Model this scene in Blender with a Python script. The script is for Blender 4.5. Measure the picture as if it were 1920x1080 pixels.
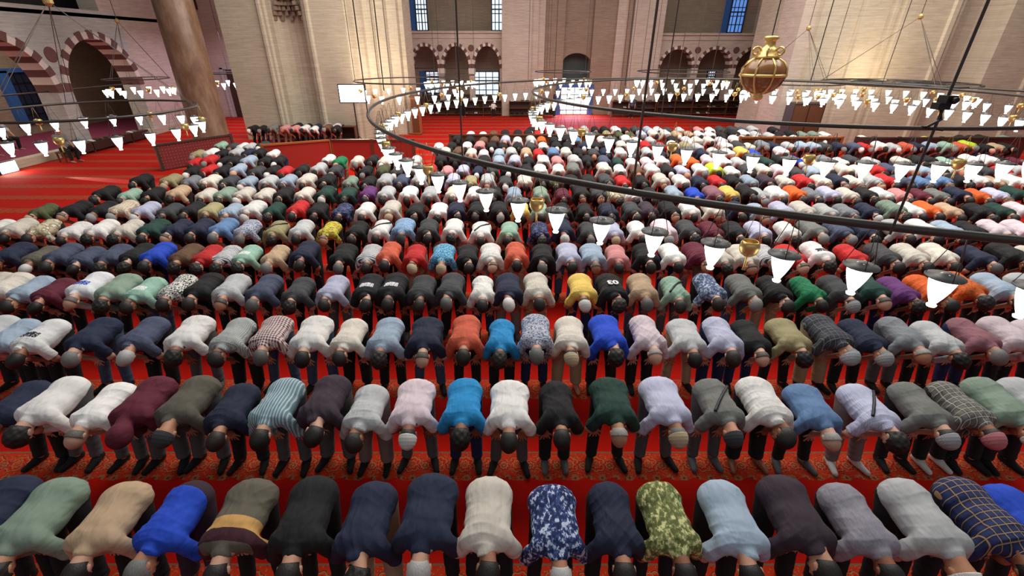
import bpy, bmesh, math, random
import numpy as np
from mathutils import Vector, Matrix
PI = math.pi
for o in list(bpy.data.objects): bpy.data.objects.remove(o)
SC = bpy.context.scene
COL = SC.collection
# ---------------------------------------------------------------- camera
FPX, CX0, CY0, HCAM = 853.0, 945.0, 540.0, 4.2
TH = math.atan(450 / 853.0); CT, ST = math.cos(TH), math.sin(TH)
cam = bpy.data.cameras.new('camera'); camo = bpy.data.objects.new('camera', cam); COL.objects.link(camo)
cam.sensor_width = 36; cam.lens = FPX / 1920 * 36; cam.shift_x = (960 - CX0) / 1920
cam.clip_start = .1; cam.clip_end = 300
camo.location = (0, 0, HCAM); camo.rotation_euler = (PI / 2 - TH, 0, 0)
SC.camera = camo
# ---------------------------------------------------------------- exposure, world, daylight and added fill lights
SC.view_settings.view_transform = 'Standard'; SC.view_settings.look = 'None'
SC.view_settings.gamma = 1; SC.view_settings.use_curve_mapping = False
SC.view_settings.exposure = 0.0
W = bpy.data.worlds.new('world'); SC.world = W; W.use_nodes = True
bg = W.node_tree.nodes['Background']; bg.inputs[0].default_value = (.80, .89, 1, 1); bg.inputs[1].default_value = .16
def area(name, loc, rot, sx, sy, power, col, spread=180):
    l = bpy.data.lights.new(name, 'AREA'); l.shape = 'RECTANGLE'; l.size = sx; l.size_y = sy; l.energy = power; l.color = col
    l.spread = math.radians(spread)
    o = bpy.data.objects.new(name, l); o.location = loc; o.rotation_euler = rot; COL.objects.link(o); return o
def spot(name, loc, target, power, col, ang, blend=.5, r=.15):
    l = bpy.data.lights.new(name, 'SPOT'); l.energy = power; l.color = col; l.spot_size = math.radians(ang); l.spot_blend = blend; l.shadow_soft_size = r
    o = bpy.data.objects.new(name, l); o.location = loc
    o.rotation_euler = (Vector(target) - Vector(loc)).to_track_quat('-Z', 'Y').to_euler(); COL.objects.link(o); return o
area('overhead_fill', (5, 16, 13), (0, 0, 0), 26, 13, 5300, (1, .95, .88))  # large unseen fill added overhead to light the rows from above
area('camera_side_fill', (0, -4, 9), (math.radians(62), 0, 0), 26, 5, 220, (1, .93, .86))  # weak fill added behind the camera for the front rows
area('doorway_daylight', (4.9, 33.9, 1.0), (math.radians(-60), 0, 0), 1.6, 1.2, 260, (.62, .68, 1.0))
area('left_bay_daylight', (-14.5, 29, 5), (0, 0, 0), 4, 4, 260, (.88, .74, 1.0))
spot('pier_floodlight_beam', (-6.6, 22.6, 2.35), (-9, 24.6, 4.2), 420, (1, .86, .66), 140, 1)
spot('pier_floodlight_side_beam', (-5.8, 22.7, 2.3), (-5.6, 26, 4.5), 420, (1, .84, .62), 120, 1)
spot('right_pier_lamp_beam', (16.4, 21.4, 2.6), (17, 23.6, 4.4), 230, (1, .80, .52), 130, 1)
area('arcade_fill', (-22.3, 20, 5.2), (0, 0, 0), 4, 12, 300, (1, .86, .72))  # fill added inside the left arcade, which was black without it
spot('opening_glow_beam', (-18.6, 17.3, .42), (-14.6, 16.35, 0), 2400, (1, .93, .8), 7, .7, .03)  # beam added to lay the light streak across the left carpet

def lin(c):
    return tuple(((v / 12.92) if v <= .04045 else ((v + .055) / 1.055) ** 2.4) for v in c)
def rgb(r, g, b): return lin((r / 255, g / 255, b / 255))
# ---------------------------------------------------------------- geometry helpers for pixels of the survey
def at_z(px, py, z):
    d = ((px - CX0) / FPX, CT - (py - CY0) / FPX * ST, -ST - (py - CY0) / FPX * CT)
    k = (z - HCAM) / d[2]; return Vector((d[0] * k, d[1] * k, z))
def at_y(px, py, y):
    d = ((px - CX0) / FPX, CT - (py - CY0) / FPX * ST, -ST - (py - CY0) / FPX * CT)
    k = y / d[1]; return Vector((d[0] * k, y, HCAM + d[2] * k))
# ---------------------------------------------------------------- node helpers
class NT:
    def __init__(s, name):
        s.m = bpy.data.materials.new(name); s.m.use_nodes = True; s.t = s.m.node_tree
        s.b = s.t.nodes['Principled BSDF']; s.b.inputs['Roughness'].default_value = .8
    def n(s, ty, **kw):
        n = s.t.nodes.new(ty)
        for k, v in kw.items(): setattr(n, k, v)
        return n
    def l(s, a, b): s.t.links.new(a, b); return s
    def val(s, sock, v):
        if isinstance(v, bpy.types.NodeSocket): s.t.links.new(v, sock)
        elif isinstance(v, (tuple, list)): sock.default_value = (*v, 1) if len(v) == 3 and len(sock.default_value) == 4 else v
        else: sock.default_value = v
    def math(s, op, a, b=0, c=0):
        n = s.n('ShaderNodeMath', operation=op)
        s.val(n.inputs[0], a); s.val(n.inputs[1], b); s.val(n.inputs[2], c); return n.outputs[0]
    def mix(s, f, a, b, mode='MIX'):
        n = s.n('ShaderNodeMix', data_type='RGBA', blend_type=mode)
        s.val(n.inputs[0], f); s.val(n.inputs[6], a); s.val(n.inputs[7], b); return n.outputs[2]
    def coord(s, which='Object'): return s.n('ShaderNodeTexCoord').outputs[which]
    def sep(s, v):
        n = s.n('ShaderNodeSeparateXYZ'); s.l(v, n.inputs[0]); return n.outputs
    def comb(s, x, y, z):
        n = s.n('ShaderNodeCombineXYZ'); s.val(n.inputs[0], x); s.val(n.inputs[1], y); s.val(n.inputs[2], z); return n.outputs[0]
    def noise(s, v, scale, detail=3, rough=.5):
        n = s.n('ShaderNodeTexNoise'); s.l(v, n.inputs['Vector']); n.inputs['Scale'].default_value = scale
        n.inputs['Detail'].default_value = detail; n.inputs['Roughness'].default_value = rough; return n.outputs['Fac']
    def vor(s, v, scale, feature='F1', out='Distance', rnd=1):
        n = s.n('ShaderNodeTexVoronoi', feature=feature); s.l(v, n.inputs['Vector']); n.inputs['Scale'].default_value = scale
        n.inputs['Randomness'].default_value = rnd; return n.outputs[out]
    def mapping(s, v, sc=(1, 1, 1), rot=(0, 0, 0), loc=(0, 0, 0)):
        n = s.n('ShaderNodeMapping'); s.l(v, n.inputs[0]); n.inputs['Scale'].default_value = sc; n.inputs['Rotation'].default_value = rot; n.inputs['Location'].default_value = loc; return n.outputs[0]
    def ramp(s, f, stops, interp='LINEAR'):
        n = s.n('ShaderNodeValToRGB'); n.color_ramp.interpolation = interp; e = n.color_ramp.elements
        while len(e) < len(stops): e.new(.5)
        for i, (p, c) in enumerate(stops): e[i].position = p; e[i].color = (*c, 1) if len(c) == 3 else c
        s.l(f, n.inputs[0]); return n.outputs[0]
    def base(s, c): s.val(s.b.inputs['Base Color'], c); return s
    def bump(s, h, strength=.3, dist=.01):
        n = s.n('ShaderNodeBump'); n.inputs['Strength'].default_value = strength; n.inputs['Distance'].default_value = dist
        s.l(h, n.inputs['Height']); s.l(n.outputs[0], s.b.inputs['Normal']); return s
def plain(name, c, rough=.7, metal=0, spec=None):
    t = NT(name); v = t.coord(); nz = t.noise(v, 9, 3)
    t.base(t.mix(nz, tuple(x * .86 for x in c), tuple(min(1, x * 1.1) for x in c))); t.b.inputs['Roughness'].default_value = rough; t.b.inputs['Metallic'].default_value = metal
    return t.m
# stone
def stone(name, c1, c2, cjoint, sc=1.0):
    t = NT(name); g = t.n('ShaderNodeNewGeometry').outputs['Position']; x, y, z = t.sep(g)
    u = t.comb(t.math('ADD', x, y), z, 0)
    br = t.n('ShaderNodeTexBrick'); t.l(u, br.inputs['Vector']); br.inputs['Scale'].default_value = 1.0
    br.inputs['Brick Width'].default_value = 1.15 * sc; br.inputs['Row Height'].default_value = .42 * sc; br.inputs['Mortar Size'].default_value = .006
    br.inputs['Color1'].default_value = (*c1, 1); br.inputs['Color2'].default_value = (*c2, 1); br.inputs['Mortar'].default_value = (*cjoint, 1)
    br.inputs['Mortar Smooth'].default_value = .6
    streak = t.noise(t.mapping(t.comb(t.math('ADD', x, y), z, 0), (.9, 9, 1)), 1.5, 6, .65)
    big = t.noise(g, .5, 4)
    c = t.mix(.55, br.outputs['Color'], t.ramp(streak, [(.3, tuple(v * .66 for v in c1)), (.5, c1), (.72, tuple(min(1, v * 1.22) for v in c2))]))
    c = t.mix(t.math('MULTIPLY', big, .5), c, tuple(v * .75 for v in c2), 'MULTIPLY')
    t.base(c); t.b.inputs['Roughness'].default_value = .75; t.bump(streak, .25, .01)
    return t.m
M = {}
M['stone'] = stone('cream_limestone', rgb(202, 190, 168), rgb(214, 202, 182), rgb(158, 144, 124))
M['stone_pink'] = stone('pinkish_limestone', rgb(206, 189, 176), rgb(216, 201, 189), rgb(165, 140, 126))
M['stone_grey'] = stone('blue_grey_marble_courses', rgb(190, 192, 190), rgb(212, 206, 196), rgb(140, 140, 140), .8)
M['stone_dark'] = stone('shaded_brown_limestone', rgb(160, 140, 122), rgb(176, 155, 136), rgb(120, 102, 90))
M['vous_red'] = plain('dark_red_voussoir_stone', rgb(112, 74, 70)); M['vous_white'] = plain('white_voussoir_stone', rgb(226, 214, 202))
M['void'] = plain('gallery_shade', rgb(58, 50, 46)); M['wood'] = plain('brown_varnished_wood', rgb(104, 62, 38), .45)  # gallery material made dark: shade of the open gallery put into its colour
M['wood_dark'] = plain('dark_brown_wood', rgb(62, 40, 32), .5); M['orangewood'] = plain('orange_brown_wood', rgb(176, 98, 48), .45)
M['iron'] = plain('dark_grey_painted_iron', rgb(74, 71, 66), .45, .4); M['wire'] = plain('dull_brown_wire', rgb(96, 86, 78), .5, .5)
M['black'] = plain('matt_black_plastic', rgb(22, 22, 24), .5); M['blue'] = plain('blue_window_paint', rgb(52, 100, 170), .5)
M['navyframe'] = plain('dark_navy_window_frame', rgb(34, 44, 70), .5); M['green_niche'] = plain('dark_green_niche_door', rgb(52, 62, 58), .6)
t = NT('polished_brass'); t.base(rgb(222, 190, 120)); t.b.inputs['Metallic'].default_value = .7; t.b.inputs['Roughness'].default_value = .36; M['brass'] = t.m
t = NT('amber_lantern_panel'); t.base(t.mix(t.noise(t.coord(), 5), rgb(112, 72, 40), rgb(150, 104, 60))); t.b.inputs['Roughness'].default_value = .2; M['amber'] = t.m
t = NT('porphyry_column_stone'); g = t.coord(); a = t.noise(t.mapping(g, (1, 1, .35)), 3.2, 8, .7); b = t.noise(g, 26, 4)
t.base(t.mix(t.math('MULTIPLY', b, .35), t.ramp(a, [(.3, rgb(104, 74, 56)), (.5, rgb(136, 102, 78)), (.68, rgb(160, 130, 106)), (.8, rgb(186, 178, 164))]), rgb(80, 60, 50))); t.b.inputs['Roughness'].default_value = .42; M['column'] = t.m
def emis(name, c, s):
    t = NT(name); t.base(c); t.b.inputs['Emission Color'].default_value = (*c, 1); t.b.inputs['Emission Strength'].default_value = s; return t.m
M['glass'] = emis('glowing_milk_glass', (1, .95, .86), 3.0)
M['flood'] = emis('floodlight_lens', (1, .93, .8), 30.0)
t = NT('perforated_lamp_cap'); v = t.coord(); d = t.vor(v, 26, rnd=.15); t.base(t.mix(t.math('LESS_THAN', d, .22), rgb(84, 84, 84), rgb(235, 235, 235))); t.b.inputs['Roughness'].default_value = .45; M['cap'] = t.m
t = NT('window_glass'); t.base((.9, .95, 1)); t.b.inputs['Transmission Weight'].default_value = .9; t.b.inputs['Roughness'].default_value = .12; M['pane'] = t.m
M['skyglow'] = emis('overcast_daylight_outside', (.76, .88, 1), .95)
# carpet
ROW = 1.312; Y0 = 2.32
def carpet():
    t = NT('red_prayer_carpet'); P = t.n('ShaderNodeNewGeometry').outputs['Position']; x, y, z = t.sep(P)
    yy = t.math('ADD', t.math('DIVIDE', t.math('SUBTRACT', y, Y0 - .20 - ROW * 4), ROW), 0)
    v = t.math('FRACT', yy)                                   # band from 0 to .30 of a row
    w = t.math('MULTIPLY', t.math('SUBTRACT', v, .155), ROW)  # metres from the band middle
    def lattice(per, off, wy):
        u = t.math('MULTIPLY', t.math('SUBTRACT', t.math('FRACT', t.math('ADD', t.math('DIVIDE', x, per), off)), .5), per)
        q = t.math('SUBTRACT', w, wy)
        r = t.math('SQRT', t.math('ADD', t.math('MULTIPLY', u, u), t.math('MULTIPLY', q, q)))
        a = t.math('ARCTAN2', q, u)
        pet = t.math('MULTIPLY', t.math('SINE', t.math('MULTIPLY', a, 8)), .008)
        return t.math('ADD', r, pet)
    tan = rgb(170, 128, 78); rust = rgb(196, 58, 26); red = rgb(176, 22, 14); dk = rgb(70, 40, 34); grn = rgb(110, 106, 84)
    big = t.ramp(t.math('MULTIPLY', lattice(.30, 0, .02), 5), [(0, grn), (.09, rust), (.2, tan), (.27, red), (.36, rust), (.46, tan), (.52, dk), (.56, rust), (1, rust)], 'CONSTANT')
    r2 = lattice(.30, .5, .0)
    sm = t.ramp(t.math('MULTIPLY', r2, 8), [(0, tan), (.1, dk), (.25, tan), (.36, red), (.55, grn), (.62, rust)], 'CONSTANT')
    inn = t.mix(t.math('LESS_THAN', r2, .08), big, sm)
    r3 = lattice(.15, .25, -.17); sm3 = t.ramp(t.math('MULTIPLY', r3, 12), [(0, dk), (.2, tan), (.42, grn), (.55, rust)], 'CONSTANT')
    inn = t.mix(t.math('LESS_THAN', r3, .045), inn, sm3)
    vo = t.vor(P, 34, out='Distance'); inn = t.mix(t.math('MULTIPLY', t.math('LESS_THAN', vo, .3), .6), inn, tan)
    vo2 = t.vor(P, 21, out='Distance'); inn = t.mix(t.math('MULTIPLY', t.math('LESS_THAN', vo2, .2), .7), inn, dk)
    nz = t.noise(P, 2.2, 4); nf = t.noise(P, 160, 2)
    field = t.mix(nz, rgb(184, 12, 4), rgb(214, 28, 10)); inn = t.mix(.22, inn, field)
    scal = t.math('MULTIPLY', t.math('ABSOLUTE', t.math('SINE', t.math('MULTIPLY', x, PI / .30))), .055)
    inb = t.math('MULTIPLY', t.math('LESS_THAN', w, .20), t.math('GREATER_THAN', w, t.math('SUBTRACT', -.16, scal)))
    line = t.math('LESS_THAN', t.math('ABSOLUTE', t.math('SUBTRACT', w, .19)), .008)
    c = t.mix(inb, field, t.mix(line, inn, grn))
    c = t.mix(t.math('MULTIPLY', nf, .25), c, (.02, 0, 0))
    t.base(c); t.b.inputs['Roughness'].default_value = .95; t.b.inputs['Specular IOR Level'].default_value = .15; t.bump(nf, .4, .004)
    return t.m
M['carpet'] = carpet()
t = NT('patterned_screen_cloth'); v = t.coord('Generated'); P = t.coord(); d = t.vor(P, 9, rnd=0)
t.base(t.mix(t.math('LESS_THAN', d, .2), rgb(116, 34, 34), rgb(196, 150, 110))); M['screen'] = t.m
t = NT('red_patterned_screen'); P = t.coord(); d = t.vor(P, 12, rnd=.2); t.base(t.mix(t.math('LESS_THAN', d, .25), rgb(170, 40, 28), rgb(205, 110, 70))); M['screen_red'] = t.m
# ---------------------------------------------------------------- object helpers
def link(o, parent=None):
    COL.objects.link(o)
    if parent is not None: o.parent = parent
    return o
def mesh_obj(name, bm, mat, parent=None, smooth=False, loc=None):
    me = bpy.data.meshes.new(name); bmesh.ops.recalc_face_normals(bm, faces=bm.faces[:]); bm.to_mesh(me); bm.free()
    for m in (mat if isinstance(mat, (list, tuple)) else [mat]): me.materials.append(m)
    if smooth: me.polygons.foreach_set('use_smooth', [True] * len(me.polygons))
    o = bpy.data.objects.new(name, me)
    if loc is not None: o.location = loc
    return link(o, parent)
def empty(name, loc, rz=0):
    o = bpy.data.objects.new(name, None); o.empty_display_size = .1; o.location = loc; o.rotation_euler[2] = rz; return link(o)
def tag(o, label, cat, group=None, kind=None):
    o['label'] = label; o['category'] = cat
    if group: o['group'] = group
    if kind: o['kind'] = kind
    return o
def struct(o): o['kind'] = 'structure'; return o
def box(bm, x0, x1, y0, y1, z0, z1, mi=0):
    vs = [bm.verts.new((x, y, z)) for z in (z0, z1) for (x, y) in ((x0, y0), (x1, y0), (x1, y1), (x0, y1))]
    for f in ((3, 2, 1, 0), (4, 5, 6, 7), (0, 1, 5, 4), (1, 2, 6, 5), (2, 3, 7, 6), (3, 0, 4, 7)): bm.faces.new([vs[i] for i in f]).material_index = mi
def prism(bm, pts, z0, z1, mi=0):
    a = [bm.verts.new((x, y, z0)) for x, y in pts]; b = [bm.verts.new((x, y, z1)) for x, y in pts]; n = len(pts)
    for i in range(n): bm.faces.new((a[i], a[(i + 1) % n], b[(i + 1) % n], b[i])).material_index = mi
    bm.faces.new(b).material_index = mi; bm.faces.new(a[::-1]).material_index = mi
def lathe(bm, prof, n=16, c=(0, 0, 0), mi=0):
    rings = []
    for r, z in prof:
        rings.append([bm.verts.new((c[0] + r * math.cos(2 * PI * i / n), c[1] + r * math.sin(2 * PI * i / n), c[2] + z)) for i in range(n)])
    for a, b in zip(rings, rings[1:]):
        for i in range(n): bm.faces.new((a[i], a[(i + 1) % n], b[(i + 1) % n], b[i])).material_index = mi
    bm.faces.new(rings[0][::-1]).material_index = mi; bm.faces.new(rings[-1]).material_index = mi
def tube(bm, pts, r, n=8, closed=False, mi=0):
    pts = [Vector(p) for p in pts]; rings = []; N = len(pts); prev = None
    for i, p in enumerate(pts):
        if closed: d = pts[(i + 1) % N] - pts[i - 1]
        else: d = pts[min(i + 1, N - 1)] - pts[max(i - 1, 0)]
        d.normalize(); up = Vector((0, 0, 1)) if abs(d.z) < .9 else Vector((1, 0, 0))
        a = d.cross(up).normalized(); b = d.cross(a)
        rr = r[i] if isinstance(r, (list, tuple)) else r
        rings.append([bm.verts.new(p + (a * math.cos(2 * PI * k / n) + b * math.sin(2 * PI * k / n)) * rr) for k in range(n)])
    m = N if closed else N - 1
    for i in range(m):
        A, B = rings[i], rings[(i + 1) % N]
        for k in range(n): bm.faces.new((A[k], A[(k + 1) % n], B[(k + 1) % n], B[k])).material_index = mi
    if not closed: bm.faces.new(rings[0][::-1]); bm.faces.new(rings[-1])
NB = bmesh.new
# ---------------------------------------------------------------- floor
bm = NB(); box(bm, -30, 34, -6, 40, -.3, 0); fl = mesh_obj('floor', bm, M['carpet']); struct(fl)

# arched wall: strips between the arch curve and the top, given depth. axis 'x': wall runs along x at y=const ; axis 'y': along y at x=const
def arch_wall(name, axis, pos, depth, u0, u1, z1, arches, mat, z0=0, holes_to_floor=True):
    """arches: list of (centre, halfwidth, spring height, pointedness)"""
    def zb(u):
        for c, hw, zs, pt in arches:
            if abs(u - c) < hw - 1e-6:
                k = abs(u - c) / hw; return zs + hw * pt * math.sqrt(max(0, 1 - k * k))
        return None
    us = {u0, u1}
    for c, hw, zs, pt in arches:
        for i in range(25): us.add(min(max(c - hw * math.cos(PI * i / 24), u0), u1))
    us = sorted(us); bm = NB()
    def V(u, d, z): return (u, pos + d, z) if axis == 'x' else (pos + d, u, z)
    for a, b in zip(us, us[1:]):
        if b - a < 1e-5: continue
        mid = (a + b) / 2
        inside = zb(mid) is not None
        def h(u):
            if not inside: return z0
            for c, hw, zs, pt in arches:
                if abs(mid - c) < hw: k = min(1, abs(u - c) / hw); return zs + hw * pt * math.sqrt(max(0, 1 - k * k))
        ha, hb = h(a), h(b)
        q = [V(a, 0, ha), V(b, 0, hb), V(b, 0, z1), V(a, 0, z1)]; r = [V(a, depth, ha), V(b, depth, hb), V(b, depth, z1), V(a, depth, z1)]
        q = [bm.verts.new(p) for p in q]; r = [bm.verts.new(p) for p in r]
        bm.faces.new(q); bm.faces.new(r[::-1]); bm.faces.new((q[0], r[0], r[1], q[1])); bm.faces.new((q[3], q[2], r[2], r[3]))
    for c, hw, zs, pt in arches:
        for s in (-1, 1):
            u = c + s * hw
            if u0 < u < u1: bm.faces.new([bm.verts.new(p) for p in (V(u, 0, z0), V(u, depth, z0), V(u, depth, zs), V(u, 0, zs))])
    bm.faces.ensure_lookup_table(); bmesh.ops.remove_doubles(bm, verts=bm.verts[:], dist=1e-5)
    return struct(mesh_obj(name, bm, mat))
def voussoirs(name, axis, pos, dirn, c, hw, zs, pt, n=15, th=.3, prot=.035, depth=.9):
    """alternating red and white wedge stones round an arch, one trim mesh"""
    bm = NB()
    def V(u, d, z): return (u, pos + d * dirn, z) if axis == 'x' else (pos + d * dirn, u, z)
    for i in range(n):
        a0, a1 = PI * i / n, PI * (i + 1) / n; red = i % 2 == 0; t2 = th * (1.25 if red else .95)
        def pt2(a, r): return (c - math.cos(a) * (hw + r), zs + math.sin(a) * (hw * pt + r))
        sub = 3; pr = prot if red else prot * .7
        for k in range(sub):
            b0 = a0 + (a1 - a0) * k / sub; b1 = a0 + (a1 - a0) * (k + 1) / sub
            A, B, Cc, D = pt2(b0, -.01), pt2(b1, -.01), pt2(b1, t2), pt2(b0, t2)
            fr = [bm.verts.new(V(p[0], -pr, p[1])) for p in (A, B, Cc, D)]; bk = [bm.verts.new(V(p[0], depth, p[1])) for p in (A, B)]
            ed = [bm.verts.new(V(p[0], 0.0, p[1])) for p in (Cc, D, A, B)]
            for f in ((fr[0], fr[1], fr[2], fr[3]), (fr[1], fr[0], bk[0], bk[1]), (fr[3], fr[2], ed[0], ed[1]), (fr[2], fr[1], ed[3], ed[0]), (fr[0], fr[3], ed[1], ed[2])):
                bm.faces.new(f).material_index = 0 if red else 1
    return struct(mesh_obj(name, bm, [M['vous_red'], M['vous_white']]))
TRIM = [0]
def trim():
    TRIM[0] += 1; return 'trim_%d' % TRIM[0]
WIN = [0]
def window(axis, pos, u0, u1, z0, z1, dirn=-1, nx=2, transom=.62, shutter=None, glow=None):
    """a recessed window: painted frame with bars, one pane sheet, daylight behind"""
    WIN[0] += 1; bm = NB(); fr = .07
    def B(a0, a1, d0, d1, b0, b1):
        d0, d1 = sorted((pos + d0 * dirn, pos + d1 * dirn))
        if axis == 'x': box(bm, a0, a1, d0, d1, b0, b1)
        else: box(bm, d0, d1, a0, a1, b0, b1)
    B(u0, u0 + fr, -.05, .08, z0, z1); B(u1 - fr, u1, -.05, .08, z0, z1); B(u0, u1, -.05, .08, z0, z0 + fr); B(u0, u1, -.05, .08, z1 - fr, z1)
    zt = z0 + (z1 - z0) * transom; B(u0, u1, -.04, .07, zt - .04, zt + .04)
    for i in range(1, nx): u = u0 + (u1 - u0) * i / nx; B(u - .035, u + .035, -.04, .07, z0, zt)
    for i in range(1, 2 * nx): u = u0 + (u1 - u0) * i / (2 * nx); B(u - .026, u + .026, .0, .03, z0, z1)
    for i in range(1, 4): z = z0 + (z1 - z0) * i / 4; B(u0, u1, .0, .03, z - .026, z + .026)
    f = struct(mesh_obj('window_%d' % WIN[0], bm, M['navyframe']))
    bm = NB(); B(u0 + fr, u1 - fr, .002, .012, z0 + fr, z1 - fr); mesh_obj('pane', bm, glow or M['skyglow'], f)
    if shutter:
        bm = NB(); B(u0 - .42, u0, -.06, .0, z0, z1); mesh_obj('shutter', bm, M['blue'], f)
    return f

# ---------------------------------------------------------------- far wall (about 34 m away)
YF = 34.4
def X(px, y=YF, z=3.5): return (px - CX0) / FPX * (y * CT + (HCAM - z) * ST)
def Z(py, y=YF): return at_y(CX0, py, y).z
# left opening group x from X(775) to X(950)
xa, xb = X(768), X(942)
zsp = Z(128); ztop = Z(86)
hw = (xb - xa) / 6 * .83
cs = [xa + (xb - xa) * (k + .5) / 3 for k in range(3)]
for c in cs: pass
pt = (ztop - zsp) / hw
sill = Z(58)
arch_wall('wall_far_left_arcade', 'x', YF, .7, xa, xb, sill, [(c, hw, zsp, pt) for c in cs], M['stone_pink'])
for c in cs: voussoirs(trim(), 'x', YF, 1, c, hw, zsp, pt, 17, .155, .03, .7)
for k in (1, 2):      # round bosses and slender columns of the arcade
    u = xa + (xb - xa) * k / 3
    bm = NB(); lathe(bm, [(.2, 0), (.2, .04), (.16, .06)], 20); o = struct(mesh_obj(trim(), bm, M['vous_red'])); o.rotation_euler = (PI / 2, 0, 0); o.location = (u, YF, Z(90))
    bm = NB(); box(bm, u - .22, u + .22, YF - .05, YF + .75, Z(140), zsp); box(bm, u - .17, u + .17, YF + .1, YF + .5, 0, Z(140)); struct(mesh_obj(trim(), bm, M['vous_white']))
bm = NB(); box(bm, xa, xb, YF - .12, YF + .05, sill - .12, sill); box(bm, xa, xb, YF - .06, YF + .05, sill - .42, sill - .3); struct(mesh_obj(trim(), bm, M['stone_pink']))
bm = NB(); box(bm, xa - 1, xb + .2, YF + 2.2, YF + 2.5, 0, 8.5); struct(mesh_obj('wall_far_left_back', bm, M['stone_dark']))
bm = NB(); box(bm, xa - 1, xb, YF + .05, YF + 2.2, sill - .25, sill - .02); struct(mesh_obj('floor_gallery_left', bm, M['stone']))
yb = YF + 2.2
window('x', yb - .1, X(885, yb), X(936, yb), Z(180, yb), Z(133, yb), -1); window('x', yb - .1, X(796, yb), X(828, yb), Z(175, yb), Z(133, yb), -1, shutter=1)
window('x', yb - .1, X(786, yb), X(808, yb), sill + .05, Z(-8, yb), -1, shutter=1); window('x', yb - .1, X(922, yb), X(950, yb), sill + .05, Z(-8, yb), -1)
bm = NB(); box(bm, xa, xb, YF + 1.5, YF + 1.9, 0, Z(176, yb)); struct(mesh_obj('trim_panelling_left', bm, M['wood_dark']))
# pilaster between, niche pier, right opening group
def slab(name, px0, px1, y0, y1, mat, z1=9.0, z0=0):
    bm = NB(); box(bm, X(px0, y0), X(px1, y0), y0, y1, z0, z1); return struct(mesh_obj(name, bm, mat))
slab('wall_far_pilaster', 941, 996, YF - .55, YF + 2.2, M['stone_pink'])
slab('wall_far_pilaster_step', 995, 1008, YF - .35, YF + 2.2, M['stone_pink'])
slab('wall_far_pilaster_edge', 1007, 1020, YF - .15, YF + 2.2, M['stone_pink'])
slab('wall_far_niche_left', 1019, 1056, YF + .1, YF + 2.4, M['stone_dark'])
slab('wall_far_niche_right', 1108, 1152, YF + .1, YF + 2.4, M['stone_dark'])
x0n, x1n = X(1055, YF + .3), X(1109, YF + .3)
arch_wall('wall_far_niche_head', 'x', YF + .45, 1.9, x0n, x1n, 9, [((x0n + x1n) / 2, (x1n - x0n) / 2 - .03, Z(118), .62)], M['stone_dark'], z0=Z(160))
bm = NB(); box(bm, x0n, x1n, YF + 1.2, YF + 1.4, Z(160), Z(84)); struct(mesh_obj('trim_green_niche_panel', bm, M['green_niche']))
bm = NB(); box(bm, x0n - .1, x1n + .1, YF + .25, YF + .5, Z(163), Z(157)); struct(mesh_obj(trim(), bm, M['stone']))
slab('wall_far_pier_pink', 1150, 1172, YF - .1, YF + 2.2, M['stone_pink']); slab('wall_far_pier_step', 1170, 1182, YF - .35, YF + 2.2, M['stone_dark'])
slab('wall_far_pier', 1180, 1236, YF - .6, YF + 2.2, M['stone_pink'])
xa2, xb2 = X(1234), X(1448); hw2 = (xb2 - xa2) / 6 * .83; cs2 = [xa2 + (xb2 - xa2) * (k + .5) / 3 for k in range(3)]; pt2 = (Z(92) - zsp) / hw2
sill2 = Z(62)
arch_wall('wall_far_right_arcade', 'x', YF, .7, xa2, xb2, sill2, [(c, hw2, zsp, pt2) for c in cs2], M['stone_pink'])
for c in cs2: voussoirs(trim(), 'x', YF, 1, c, hw2, zsp, pt2, 17, .155, .03, .7)
for k in (1, 2):
    u = xa2 + (xb2 - xa2) * k / 3
    bm = NB(); lathe(bm, [(.2, 0), (.2, .04), (.16, .06)], 20); o = struct(mesh_obj(trim(), bm, M['vous_red'])); o.rotation_euler = (PI / 2, 0, 0); o.location = (u, YF, Z(94))
    bm = NB(); box(bm, u - .22, u + .22, YF - .05, YF + .75, Z(140), zsp); box(bm, u - .17, u + .17, YF + .1, YF + .5, 0, Z(140)); struct(mesh_obj(trim(), bm, M['vous_white']))
bm = NB(); box(bm, xa2, xb2, YF - .12, YF + .05, sill2 - .12, sill2); box(bm, xa2, xb2, YF - .06, YF + .05, sill2 - .42, sill2 - .3); struct(mesh_obj(trim(), bm, M['stone_pink']))
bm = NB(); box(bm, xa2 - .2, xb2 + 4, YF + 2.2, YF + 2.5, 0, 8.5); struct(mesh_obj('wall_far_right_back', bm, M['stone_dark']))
bm = NB(); box(bm, xa2, xb2, YF + .05, YF + 2.2, sill2 - .25, sill2 - .02); struct(mesh_obj('floor_gallery_right', bm, M['stone']))
window('x', yb - .1, X(1330, yb), X(1346, yb), Z(160, yb), Z(132, yb), -1)
window('x', yb - .1, X(1350, yb), X(1378, yb), sill2 + .05, Z(-2, yb), -1, shutter=1, glow=emis('blue_lit_pane', (.10, .24, .62), .9))  # blue-lit look put into the pane as its own glow
bm = NB(); box(bm, xa2, xb2, YF + 1.5, YF + 1.9, 0, Z(176, yb)); struct(mesh_obj('trim_panelling_right', bm, M['wood_dark']))
slab('wall_far_right_pier', 1446, 1486, YF - 1.2, YF + 2.4, M['stone_pink']); slab('wall_far_right_return', 1480, 1530, YF - 2.5, YF + 2.4, M['stone_dark'])
# slender iron tie rods at the arch springing
for a, b in ((xa, xb), (xa2, xb2)):
    bm = NB(); tube(bm, [(a, YF + .2, zsp), (b, YF + .2, zsp)], .035); struct(mesh_obj(trim(), bm, M['iron']))
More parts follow.
